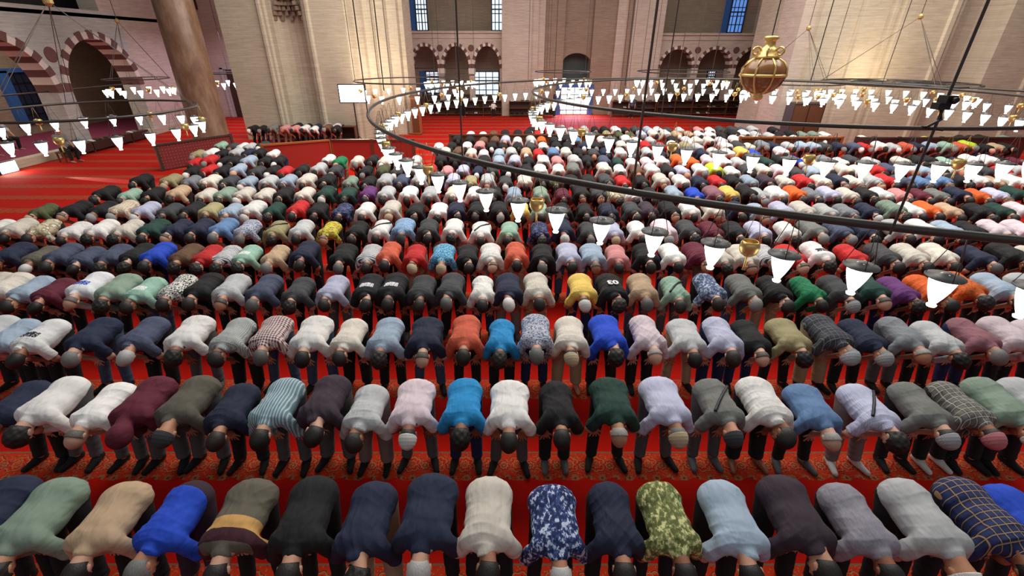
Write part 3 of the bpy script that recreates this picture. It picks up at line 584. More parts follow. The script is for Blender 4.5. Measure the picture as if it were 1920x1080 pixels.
# ==== PEOPLE
# ================================================================ people: implicit surfaces meshed with surface nets
class Field:
    def __init__(s, lo, hi, h):
        s.h = h; s.lo = np.array(lo, float); s.n = np.ceil((np.array(hi) - s.lo) / h).astype(int) + 1
        s.F = np.full(tuple(s.n), 1.0, np.float32)
        s.ax = [s.lo[i] + h * np.arange(s.n[i]) for i in range(3)]
    def sub(s, lo, hi):
        a = np.clip(np.floor((np.array(lo) - s.lo) / s.h).astype(int), 0, s.n); b = np.clip(np.ceil((np.array(hi) - s.lo) / s.h).astype(int) + 1, 0, s.n)
        sl = tuple(slice(int(a[i]), int(b[i])) for i in range(3))
        G = np.stack(np.meshgrid(*[s.ax[i][sl[i]] for i in range(3)], indexing='ij'), -1); return sl, G
    def add(s, d, sl, k):
        f = s.F[sl]
        if k > 0:
            hh = np.clip(.5 + .5 * (f - d) / k, 0, 1); s.F[sl] = f * (1 - hh) + d * hh - k * hh * (1 - hh)
        else: s.F[sl] = np.minimum(f, d)
    def cap(s, a, b, ra, rb=None, k=.02):
        rb = ra if rb is None else rb; a = np.array(a, float); b = np.array(b, float); m = max(ra, rb) + 2 * k + 4 * s.h
        sl, G = s.sub(np.minimum(a, b) - m, np.maximum(a, b) + m)
        if 0 in G.shape: return
        pa = G - a; ba = b - a; h = np.clip((pa @ ba) / max(ba @ ba, 1e-9), 0, 1); d = np.linalg.norm(pa - h[..., None] * ba, axis=-1) - (ra + (rb - ra) * h); s.add(d, sl, k)
    def ell(s, c, r, k=.02, R=None):
        c = np.array(c, float); r = np.array(r, float); m = r.max() + 2 * k + 4 * s.h
        sl, G = s.sub(c - m, c + m)
        if 0 in G.shape: return
        p = G - c
        if R is not None: p = p @ R       # columns of R are the local axes
        k0 = np.linalg.norm(p / r, axis=-1); k1 = np.linalg.norm(p / (r * r), axis=-1); s.add(k0 * (k0 - 1) / np.maximum(k1, 1e-6), sl, k)
    def cut(s, fn):                       # keep where fn(p) < 0
        G = np.stack(np.meshgrid(*s.ax, indexing='ij'), -1); s.F = np.maximum(s.F, fn(G).astype(np.float32)); return s
    def disp(s, fn):
        G = np.stack(np.meshgrid(*s.ax, indexing='ij'), -1); s.F = s.F + fn(G).astype(np.float32)
    def carve(s, c, r, k=.006, R=None):
        c = np.array(c, float); r = np.array(r, float); m = r.max() + .03; sl, G = s.sub(c - m, c + m); p = G - c
        if R is not None: p = p @ R
        k0 = np.linalg.norm(p / r, axis=-1); k1 = np.linalg.norm(p / (r * r), axis=-1); d = -(k0 * (k0 - 1) / np.maximum(k1, 1e-6)); f = s.F[sl]
        hh = np.clip(.5 - .5 * (f - d) / k, 0, 1); s.F[sl] = f * (1 - hh) + d * hh + k * hh * (1 - hh)
    def nets(s):
        F = s.F; S = F < 0; nx, ny, nz = F.shape
        c = [(i, j, k) for i in (0, 1) for j in (0, 1) for k in (0, 1)]
        cnt = sum(S[i:nx - 1 + i, j:ny - 1 + j, k:nz - 1 + k].astype(np.int8) for i, j, k in c)
        act = (cnt > 0) & (cnt < 8); I = np.argwhere(act); idx = np.full(act.shape, -1, np.int64); idx[act] = np.arange(len(I))
        v = np.stack([F[I[:, 0] + i, I[:, 1] + j, I[:, 2] + k] for i, j, k in c], 1)
        acc = np.zeros((len(I), 3)); num = np.zeros(len(I)); cc = np.array(c, float)
        for a in range(8):
            for b in range(a + 1, 8):
                if abs(cc[a] - cc[b]).sum() != 1: continue
                m = (v[:, a] < 0) != (v[:, b] < 0); t_ = np.where(m, v[:, a] / np.where(m, v[:, a] - v[:, b], 1), 0)
                acc += np.where(m[:, None], cc[a] + t_[:, None] * (cc[b] - cc[a]), 0); num += m
        V = s.lo + (I + acc / num[:, None]) * s.h; Q = []
        for ax in range(3):
            sh = [nx, ny, nz]; a = [slice(None)] * 3; b = [slice(None)] * 3; a[ax] = slice(0, sh[ax] - 1); b[ax] = slice(1, sh[ax])
            e = S[tuple(a)] != S[tuple(b)]; E = np.argwhere(e); o1, o2 = [q for q in range(3) if q != ax]
            E = E[(E[:, o1] > 0) & (E[:, o2] > 0) & (E[:, o1] < sh[o1] - 1) & (E[:, o2] < sh[o2] - 1)]
            ins = S[E[:, 0], E[:, 1], E[:, 2]]
            def cell(d1, d2):
                G = E.copy(); G[:, o1] -= d1; G[:, o2] -= d2; return idx[G[:, 0], G[:, 1], G[:, 2]]
            q = np.stack([cell(0, 0), cell(1, 0), cell(1, 1), cell(0, 1)], 1)
            flip = ins if ax != 1 else ~ins
            q = np.where(flip[:, None], q[:, ::-1], q)[:, ::-1]; Q.append(q)
        Q = np.concatenate(Q); return V, Q[(Q >= 0).all(1)]
def fast_mesh(name, V, Q, cols=None):
    me = bpy.data.meshes.new(name); me.vertices.add(len(V)); me.vertices.foreach_set('co', np.ascontiguousarray(V, np.float32).ravel())
    me.loops.add(len(Q) * 4); me.loops.foreach_set('vertex_index', np.ascontiguousarray(Q, np.int32).ravel())
    me.polygons.add(len(Q)); me.polygons.foreach_set('loop_start', np.arange(0, len(Q) * 4, 4, dtype=np.int32)); me.polygons.foreach_set('use_smooth', np.ones(len(Q), bool))
    me.update(calc_edges=True)
    if cols is not None:
        at = me.color_attributes.new('Col', 'BYTE_COLOR', 'POINT'); at.data.foreach_set('color', np.ascontiguousarray(np.c_[cols, np.ones(len(V))], np.float32).ravel())
    return me
def V3(*a): return np.array(a, float)
def unit(v): return v / np.linalg.norm(v)
def ik(S, Wr, L1, L2, pole):
    d = Wr - S; D = np.linalg.norm(d); D = min(D, L1 + L2 - .004); u = unit(d); a = (L1 * L1 - L2 * L2 + D * D) / (2 * D); h = math.sqrt(max(1e-6, L1 * L1 - a * a))
    p = unit(pole - (pole @ u) * u); return S + u * a + p * h
class Pose:
    """a person bowing at the waist, hands on the knees; facing -Y, feet on z=0"""
    def __init__(s, yaw=0, nod=0, fat=1., spread=.12, toes=.03, tilt=0, broad=1.):
        s.fat, s.broad = fat, broad
        s.P = V3(0, .25, .86); s.nk = V3(0, -.182, .885)
        s.hc = V3(.05 * math.sin(yaw), -.345, .803 - .02 * nod)
        c = unit(V3(0, -.80, -.60 - .25 * nod)); f = unit(np.cross(V3(1, 0, 0), c)); x = np.cross(c, f)
        cy, sy = math.cos(yaw), math.sin(yaw); x2 = x * cy + f * sy; f2 = -x * sy + f * cy
        ct_, st_ = math.cos(tilt), math.sin(tilt); x3 = x2 * ct_ + c * st_; c3 = -x2 * st_ + c * ct_
        s.R = np.stack([x3, c3, f2], 1)
        s.legs = []; s.arms = []
        for g in (-1, 1):
            hip = V3(g * .085, .25, .85); kn = V3(g * (.5 * spread + .05), .145, .46); an = V3(g * spread, .06, .085); toe = V3(g * (spread + toes), -.12, .03)
            s.legs.append((hip, kn, an, toe))
            S = V3(g * .138 * broad, -.142, .86); Wr = kn + V3(g * .016, -.098, .035); el = ik(S, Wr, .245, .225, V3(g * .45, -.32, 0)); s.arms.append((S, el, Wr, kn, g))
    def matrix(s):
        m = Matrix.Identity(4)
        for i in range(3):
            for j in range(3): m[i][j] = s.R[i, j]
            m[i][3] = s.hc[i]
        return m
LO, HI = (-.46, -.72, -.01), (.46, .52, 1.12)
def head_prims(F, hc, R, fine=True):
    H = lambda x, c, f: hc + R @ V3(x, c, f)
    F.ell(H(0, .012, -.008), (.077, .104, .098), .01, R); F.ell(H(0, -.055, .03), (.060, .065, .062), .03, R); F.ell(H(0, -.095, .055), (.036, .028, .035), .02, R)
    for g in (-1, 1): F.ell(H(g * .079, -.022, -.006), (.011, .033, .020), .008, R)
    if fine:
        F.cap(H(0, -.005, .094), H(0, -.036, .117), .009, .014, .012)
        for g in (-1, 1):
            F.ell(H(g * .034, -.028, .062), (.026, .022, .024), .015, R); F.cap(H(g * .012, .022, .092), H(g * .05, .018, .078), .008, .007, .012)
            F.carve(H(g * .032, .002, .098), (.016, .011, .014), .008, R)
        for g in (-1, 1): F.ell(H(g * .031, .002, .083), (.013, .012, .012), .002, R)
        F.cap(H(-.02, -.066, .088), H(.02, -.066, .088), .007, None, .008); F.cap(H(-.016, -.077, .085), H(.016, -.077, .085), .007, None, .006); F.carve(H(0, -.0715, .097), (.024, .0025, .008), .003, R)
def arm_prims(F, p, full=True, fingers=True):
    for S, el, Wr, kn, g in p.arms:
        if full: F.cap(S, el, .058, .044, .03)
        F.cap(el, Wr, .045, .028, .02)
        n = V3(0, -1, .12); pc = kn + V3(g * .005, -.088, -.01)
        Rm = np.stack([unit(V3(1, 0, 0)), unit(V3(0, .25, 1)), unit(V3(0, -1, .25))], 1)
        F.ell(pc + V3(g * .008, 0, .008), (.042, .05, .018), .015, Rm); F.cap(Wr, pc + V3(g * .008, 0, .03), .028, .024, .02)
        if fingers:
            for i, (dx, ln) in enumerate(((-.034, .062), (-.012, .072), (.011, .068), (.032, .052))):
                b = pc + V3(dx + g * .006, .003, -.03); m_ = b + V3(dx * .45, -.004, -ln * .55); e = m_ + V3(dx * .25, .012, -ln * .5); F.cap(b, m_, .0098, .0088, .005); F.cap(m_, e, .0088, .0075, .004)
            b = pc + V3(-g * .026, 0, .012); m_ = b + V3(-g * .028, .004, -.022); e = m_ + V3(-g * .012, .012, -.026); F.cap(b, m_, .012, .0105, .008); F.cap(m_, e, .0105, .0085, .004)
        else: F.cap(pc, pc + V3(0, .004, -.08), .03, .018, .01)
def foot_prims(F, leg, r=0, k=.02):
    hip, kn, an, toe = leg; heel = an + V3(0, .035, -.045)
    F.cap(heel, an + V3((toe - an)[0] * .4, -.05, -.04), .036 + r, .036 + r, k); F.cap(an + V3((toe - an)[0] * .4, -.05, -.045), toe, .036 + r, .026 + r, k); F.cap(an + V3(0, .006, .055), heel + V3(0, -.012, .03), .036 + r, .036 + r, k)
def mk_body(p, h=.0085, only_exposed=False, fine=True):
    F = Field(LO, HI, h); f = p.fat
    if not only_exposed:
        F.ell(p.P, (.15 * f, .125, .12), .04); F.ell((0, .08, .85), (.13 * f, .2, .105), .05); F.ell((0, -.08, .855), (.14 * p.broad, .18, .10), .05)
        F.cap((-.11, -.132, .865), (.11, -.132, .865), .06, None, .03)
        for leg in p.legs: F.cap(leg[0], leg[1], .085, .058, .03); F.cap(leg[1], leg[2], .056, .038, .02)
    for leg in p.legs: foot_prims(F, leg)
    F.cap(p.nk + V3(0, .03, -.005), p.hc + p.R @ V3(0, -.045, -.03), .058, .052, .03)
    head_prims(F, p.hc, p.R, fine); arm_prims(F, p, not only_exposed or True, fine)
    return F.nets()
def folds(G, seed, amp):
    r = np.random.RandomState(seed); out = np.zeros(G.shape[:-1])
    x, y, z = G[..., 0], G[..., 1], G[..., 2]
    wx = x + .03 * np.sin(9 * y + seed) + .02 * np.sin(17 * z + 2 * seed); wy = y + .035 * np.sin(11 * x + seed * 1.7)
    for i in range(4):
        a = r.uniform(-.6, .6) + (PI / 2 if i % 2 else 0); fr = r.uniform(16, 44); ph = r.uniform(0, 6)
        w = np.sin(fr * (wx * math.cos(a) + wy * math.sin(a)) + ph + 12 * z); m = .5 + .5 * np.sin(7 * x + 5 * y + ph * 3)
        out += amp * (1 - np.abs(w)) ** 2 * m * (1.0 if i < 2 else .6)
    out += amp * .5 * np.maximum(0, np.sin(52 * (np.abs(x) * .8 + (y + .2) * .55))) * np.exp(-((y + .08) / .12) ** 2) * (np.abs(x) > .08)
    return -out
def mk_shirt(p, sleeve='s', h=.0095, seed=1, tail=1, amp=.0065, hood=False):
    F = Field(LO, HI, h); f = p.fat
    F.ell(p.P + V3(0, .0, .005), (.190 * f, .150, .140), .05); F.ell((0, .07, .848), (.172 * f, .22, .134 + .02 * (f - 1)), .07); F.ell((0, -.06, .853), (.168 * p.broad, .185, .126), .06)
    F.ell((0, .05, .79), (.13 * f, .2, .11), .05)
    F.cap((-.108 * p.broad, -.132, .880), (.108 * p.broad, -.132, .880), .070, None, .05)
    for S, el, Wr, kn, g in p.arms:
        if sleeve == 's': e = S + (el - S) * .80; F.cap(S, e, .066, .062, .03)
        else:
            F.cap(S, el, .064, .055, .03); F.cap(el, el + (Wr - el) * .94, .054, .041, .02)
    F.cap(p.nk + V3(0, .02, -.01), p.nk + V3(0, -.052, -.026), .072, .069, .02)
    n1 = unit(V3(0, .80, -.42)); q1 = V3(0, .345 + .0 * tail, .80) if tail else V3(0, .20, .86)
    F.disp(lambda G: folds(G, seed, amp))
    na = unit(p.hc - p.nk)
    fns = [lambda G: (G - q1) @ n1]
    G0 = np.stack(np.meshgrid(*F.ax, indexing='ij'), -1)
    k1 = (G0 - q1) @ n1; F.F = np.maximum(F.F, k1.astype(np.float32))
    # open ends at the neck and the cuffs
    dn = (G0 - (p.nk + V3(0, -.082, -.028))) @ na; near = np.linalg.norm(G0 - p.nk - V3(0, -.10, -.03), axis=-1) < .19
    F.F = np.where(near, np.maximum(F.F, dn), F.F).astype(np.float32)
    for S, el, Wr, kn, g in p.arms:
        if sleeve == 's':
            e = S + (el - S) * .86; u = unit(el - S); near = np.linalg.norm(G0 - e - u * .05, axis=-1) < .105; F.F = np.where(near, np.maximum(F.F, (G0 - e) @ u), F.F).astype(np.float32)
    if hood:
        F.ell(p.hc + p.R @ V3(0, .0, -.015), (.105, .125, .118), .05, p.R)
    return F.nets()
def mk_trousers(p, h=.0105, seed=3, loose=1.0):
    F = Field(LO, HI, h); F.ell(p.P + V3(0, .012, -.008), (.172 * p.fat, .152, .132), .05)
    for leg in p.legs: F.cap(leg[0] + V3(0, .012, -.01), leg[1], .104, .074 * loose, .03); F.cap(leg[1], leg[2] + V3(0, .006, .0), .073 * loose, .060 * loose, .02)
    def d(G):
        x, y, z = G[..., 0], G[..., 1], G[..., 2]; return -.004 * (np.sin(48 * z + 9 * x + seed) * .5 + .5) ** 3 * np.exp(-((z - .42) / .2) ** 2) - .004 * (np.sin(70 * z + 8 * y) * .5 + .5) ** 2 * np.exp(-((z - .14) / .08) ** 2)
    F.disp(d); F.cut(lambda G: np.maximum(.085 - G[..., 2], G[..., 1] * -.55 + .25 * (G[..., 2] - .93) - .12 if False else .085 - G[..., 2])); return F.nets()
def mk_sock(leg, h=.009):
    an = leg[2]; F = Field(an - V3(.12, .26, .09), an + V3(.12, .14, .14), h); foot_prims(F, leg, .005); F.cut(lambda G: np.maximum(G[..., 2] - .145, .004 - G[..., 2])); return F.nets()
# head-space pieces: hair styles and caps
I3 = np.eye(3)
def mk_hair(kind, h=.007):
    F = Field((-.14, -.16, -.16), (.14, .17, .15), h); r = .011 if kind != 'thick' else .022
    F.ell((0, .012, -.008), (.077 + r, .104 + r, .098 + r), .01)
    if kind == 'thick': F.disp(lambda G: -.006 * np.sin(70 * G[..., 0]) * np.sin(75 * G[..., 1] + 1) * np.sin(65 * G[..., 2]))
    def keep(G):
        x, c, f = G[..., 0], G[..., 1], G[..., 2]
        a = np.maximum(f - (.045 + .55 * np.maximum(c - .03, 0)), -c - .075 + .35 * np.maximum(f + .02, 0) * 0)   # front hairline, nape
        side = np.maximum(f + .0 - .028 - .6 * np.maximum(c, -.01), -.02 - c * 0 - .02)                       # clear the face at the sides
        ear = .034 - np.sqrt((c + .03) ** 2 + (f - .01) ** 2) - .0 * x
        d = np.maximum(a, np.where(c < .03, f - .022, -1))
        d = np.maximum(d, np.where(np.abs(x) > .06, ear, -1))
        if kind == 'ring': d = np.maximum(d, c - .004 + .35 * np.maximum(f, 0))
        return d
    F.cut(keep); return F.nets()
def mk_cap(h=.007):
    F = Field((-.14, -.16, -.16), (.14, .17, .15), h); F.ell((0, .014, -.012), (.090, .114, .110), .01)
    F.disp(lambda G: -.0022 * np.maximum(0, np.sin(190 * G[..., 1])))
    F.cut(lambda G: -(G[..., 1] + .004 - .28 * G[..., 2])); F.carve((0, -.05, .0), (.081, .12, .1), .003); return F.nets()
def mk_beard(h=.008):
    F = Field((-.12, -.17, -.1), (.12, .05, .14), h); F.ell((0, -.068, .035), (.068, .07, .066), .01); F.ell((0, -.11, .055), (.04, .035, .04), .02); F.cut(lambda G: np.maximum(G[..., 1] + .045 - .0, .0 - G[..., 2])); return F.nets()
POSES = [Pose(0, 0, 1.0, .12, .03), Pose(.30, .1, 1.04, .14, .05, .1), Pose(-.32, .1, 1.0, .13, .02, -.1), Pose(.05, .55, 1.12, .15, .06, 0, 1.06), Pose(-.12, -.25, .92, .11, .01, .06, .95), Pose(.6, .25, 1.02, .13, .05, .2)]
import time as _t; _t0 = _t.time()
MB, MS, ML, MT, MK, HM, MHOOD = [], [], [], [], [], [], []
for i, p in enumerate(POSES):
    MB.append(fast_mesh('body', *mk_body(p))); MS.append(fast_mesh('shirt', *mk_shirt(p, 's', seed=i + 2))); ML.append(fast_mesh('long_sleeved_shirt', *mk_shirt(p, 'l', seed=i + 9)))
    MT.append(fast_mesh('trousers', *mk_trousers(p, seed=i, loose=1 + .12 * (i % 3)))); MK.append([fast_mesh('sock', *mk_sock(l)) for l in p.legs]); HM.append(p.matrix())
MHOOD.append(fast_mesh('hooded_sweatshirt', *mk_shirt(POSES[1], 'l', seed=5, hood=True)))
MTUCK = fast_mesh('tucked_shirt', *mk_shirt(POSES[2], 'l', seed=7, tail=0))
HAIR = {k: fast_mesh('hair', *mk_hair(k)) for k in ('short', 'thick', 'ring')}; CAPM = fast_mesh('cap', *mk_cap()); BEARD = fast_mesh('beard', *mk_beard())
print('sdf meshes', _t.time() - _t0, [len(m.polygons) for m in (MB[0], MS[0], ML[0], MT[0], MK[0][0], CAPM)])
# ---------------------------------------------------------------- cloth and skin materials (colour comes from each object's own colour)
def objcol(t): return t.n('ShaderNodeObjectInfo').outputs['Color']
def wrinkle(t, strength=.6):
    v = t.coord(); w = t.mapping(v, (1, .35, .7)); a = t.noise(w, 6.5, 3, .5); t.bump(a, strength, .09); return v
t = NT('skin'); v = t.coord(); t.base(t.mix(t.math('MULTIPLY', t.noise(v, 22, 3), .3), objcol(t), t.mix(.5, objcol(t), (.25, .05, .02)))); t.b.inputs['Roughness'].default_value = .5; M['skin'] = t.m
t = NT('hair_strands'); v = t.coord(); nz = t.noise(t.mapping(v, (1, .3, 1)), 120, 3); t.base(t.mix(nz, t.mix(.45, objcol(t), (0, 0, 0)), objcol(t))); t.b.inputs['Roughness'].default_value = .55; t.bump(nz, .5, .006); M['hair'] = t.m
t = NT('cloth'); wrinkle(t); t.base(objcol(t)); t.b.inputs['Roughness'].default_value = .85; t.b.inputs['Sheen Weight'].default_value = .0; M['cloth'] = t.m
t = NT('trouser_cloth'); wrinkle(t, .3); t.base(objcol(t)); t.b.inputs['Roughness'].default_value = .88; M['trouser'] = t.m
t = NT('knitted_cap'); v = t.coord(); w = t.n('ShaderNodeTexWave'); t.l(v, w.inputs[0]); w.inputs['Scale'].default_value = 40; w.inputs['Distortion'].default_value = 2; t.base(t.mix(w.outputs['Fac'], t.mix(.16, objcol(t), (0, 0, 0)), objcol(t))); t.bump(w.outputs['Fac'], .4, .004); t.b.inputs['Roughness'].default_value = .9; M['knit'] = t.m
def pattern(kind, c1, c2, c3=None):
    t = NT(kind + '_cloth'); v = wrinkle(t); x, y, z = t.sep(v); c3 = c3 or c2
    if kind == 'plaid':
        f = lambda s, per, wd: t.math('LESS_THAN', t.math('ABSOLUTE', t.math('SUBTRACT', t.math('FRACT', t.math('DIVIDE', s, per)), .5)), wd)
        c = t.mix(t.math('MULTIPLY', t.math('ADD', f(x, .055, .25), f(y, .055, .25)), .3), c1, tuple(q * .35 for q in c1)); c = t.mix(f(x, .055, .05), c, c2); c = t.mix(f(y, .055, .05), c, c2)
    elif kind == 'check':
        g = lambda s: t.math('GREATER_THAN', t.math('FRACT', t.math('DIVIDE', s, .034)), .5)
        c = t.mix(t.math('MULTIPLY', t.math('ADD', g(x), g(y)), .5), c1, c2)
    elif kind == 'fine_check':
        g = lambda s: t.math('GREATER_THAN', t.math('FRACT', t.math('DIVIDE', s, .016)), .5)
        c = t.mix(t.math('MULTIPLY', t.math('ADD', g(x), g(y)), .5), c1, c2)
    elif kind == 'striped': c = t.mix(t.math('GREATER_THAN', t.math('FRACT', t.math('DIVIDE', x, .028)), .62), c1, c2)
    elif kind == 'cross_striped': c = t.mix(t.math('GREATER_THAN', t.math('FRACT', t.math('DIVIDE', y, .03)), .6), c1, c2)
    elif kind == 'floral':
        d = t.vor(v, 20); e = t.noise(t.mapping(v, (1.3, .8, 1)), 24, 4, .62); c = t.mix(t.math('GREATER_THAN', e, .49), c1, c3); c = t.mix(t.math('GREATER_THAN', t.math('SUBTRACT', e, t.math('MULTIPLY', d, .12)), .50), c, c2)
    elif kind == 'speckled':
        e = t.noise(v, 42, 3, .6); c = t.mix(t.math('GREATER_THAN', e, .52), c1, c2)
    elif kind == 'heather':
        e = t.noise(t.mapping(v, (2, .6, 1)), 60, 4, .7); c = t.mix(e, c1, c2)
    elif kind == 'camouflage':
        e = t.noise(v, 11, 3); c = t.ramp(e, [(.35, c1), (.48, c2), (.58, c3)], 'CONSTANT')
    elif kind == 'banded':
        a = t.math('MULTIPLY', t.math('GREATER_THAN', y, -.10), t.math('LESS_THAN', y, .0)); b = t.math('MULTIPLY', t.math('GREATER_THAN', y, -.19), t.math('LESS_THAN', y, -.10)); c = t.mix(a, c1, c2); c = t.mix(b, c, c3)
    elif kind == 'printed':
        a = t.math('MULTIPLY', t.math('LESS_THAN', t.math('ABSOLUTE', x), .10), t.math('LESS_THAN', t.math('ABSOLUTE', t.math('ADD', y, .05)), .05)); q = t.math('GREATER_THAN', t.vor(v, 40, rnd=1), .32)
        c = t.mix(t.math('MULTIPLY', a, q), c1, c2)
    t.base(c); t.b.inputs['Roughness'].default_value = .85; return t.m
# ================================================================ who stands where: pixel column of the back, shirt colour, head, trousers, flags
PAL = dict(W=(236, 233, 230, 'white'), w=(216, 208, 196, 'cream'), g=(186, 188, 190, 'light grey'), G=(118, 120, 116, 'mid grey'), d=(62, 63, 66, 'charcoal'), K=(20, 20, 23, 'black'),
    N=(28, 36, 62, 'navy'), n=(72, 80, 104, 'slate blue'), B=(26, 72, 196, 'royal blue'), S=(34, 142, 206, 'sky blue'), b=(160, 178, 198, 'pale blue'), L=(188, 190, 216, 'lavender'), j=(98, 132, 176, 'denim blue'),
    T=(188, 160, 130, 'tan'), t=(160, 150, 110, 'khaki'), R=(196, 34, 36, 'red'), M=(96, 24, 46, 'maroon'), P=(214, 142, 142, 'pink'), p=(222, 204, 212, 'pale pink'), O=(224, 98, 34, 'orange'), o=(204, 92, 66, 'coral'),
    Y=(226, 192, 98, 'yellow'), V=(104, 50, 116, 'purple'), E=(26, 62, 54, 'dark green'), e=(78, 84, 54, 'olive'), q=(150, 184, 164, 'mint green'), F=(20, 122, 78, 'emerald green'), r=(104, 74, 54, 'brown'), y=(190, 214, 50, 'lime yellow'),
    u=(58, 44, 56, 'plum'), m=(146, 98, 108, 'mauve'), x=(96, 90, 80, 'olive grey'), s=(130, 150, 134, 'sage green'), a=(128, 132, 138, 'steel grey'))
PATS = dict(fl=('floral', (20, 34, 84), (196, 204, 226), (60, 84, 140), 'navy and white leafy print'), lf=('floral', (96, 104, 56), (214, 212, 150), (140, 146, 90), 'green and cream leafy print'), pb=('plaid', (28, 44, 92), (168, 134, 92), None, 'blue and tan plaid'),
    pg=('plaid', (104, 102, 96), (180, 178, 170), None, 'grey and white plaid'), pd=('plaid', (58, 60, 68), (112, 114, 124), None, 'dark grey plaid'), st=('striped', (112, 142, 154), (186, 204, 208), None, 'teal and white striped'), bd=('banded', (98, 92, 80), (206, 158, 92), (64, 26, 38), 'tan-and-maroon banded'),
    he=('heather', (112, 108, 120), (168, 164, 176), None, 'heather grey'), ck=('check', (96, 32, 50), (228, 214, 210), None, 'maroon and white check'), fc=('fine_check', (118, 122, 122), (196, 200, 198), None, 'small grey check'), lg=('speckled', (186, 190, 206), (96, 104, 128), None, 'blue grey speckled'),
    bw=('speckled', (226, 224, 216), (30, 32, 42), None, 'black and white patterned'), an=('printed', (220, 220, 220), (44, 44, 60), None, 'white anchor-print'), pr=('printed', (22, 22, 26), (220, 220, 224), None, 'black white-printed'), mp=('printed', (150, 190, 172), (236, 236, 232), None, 'mint printed'),
    wp=('printed', (232, 228, 226), (40, 40, 44), None, 'white black-printed'), bp=('speckled', (40, 120, 170), (140, 196, 214), None, 'turquoise patterned'), ws=('cross_striped', (226, 226, 228), (70, 70, 84), None, 'white and grey striped'), nf=('floral', (26, 32, 60), (96, 108, 150), (48, 56, 96), 'dark navy floral'),
    bf=('floral', (70, 86, 120), (186, 196, 214), (110, 124, 156), 'slate floral'), or_=('speckled', (214, 104, 40), (186, 76, 26), None, 'orange mottled'), cm=('camouflage', (200, 186, 156), (150, 140, 110), (226, 220, 204), 'beige camouflage'), dn=('speckled', (112, 148, 190), (160, 186, 214), None, 'washed denim'),
    yl=('floral', (190, 216, 50), (90, 110, 90), (226, 150, 60), 'lime patterned'), sc=('check', (176, 150, 118), (232, 222, 206), None, 'cream checked'), ss=('fine_check', (206, 208, 232), (170, 174, 204), None, 'lavender fine-striped'), wb=('printed', (226, 228, 232), (34, 78, 180), None, 'white shirt with blue block'))
HEADS = {'k': 'dark hair', 'g': 'grey hair', 'h': 'white hair', 'b': 'a bald head', 'r': 'thinning dark hair', 'u': 'thick curly black hair', 'C': 'a white cap', 'D': 'a dark grey cap', 'A': 'a light grey cap', 'T': 'a beige cap', 'Q': 'a pink cap', 'c': 'cropped dark hair', 'H': 'the hood up', 'q': 'grey thinning hair'}
TRO = {'k': (18, 18, 22, 'black'), 'g': (84, 82, 86, 'grey'), 'G': (122, 108, 106, 'light grey'), 't': (164, 142, 112, 'khaki'), 'n': (24, 34, 76, 'navy'), 'j': (62, 78, 104, 'blue jeans'), 'm': (52, 34, 46, 'dark maroon')}
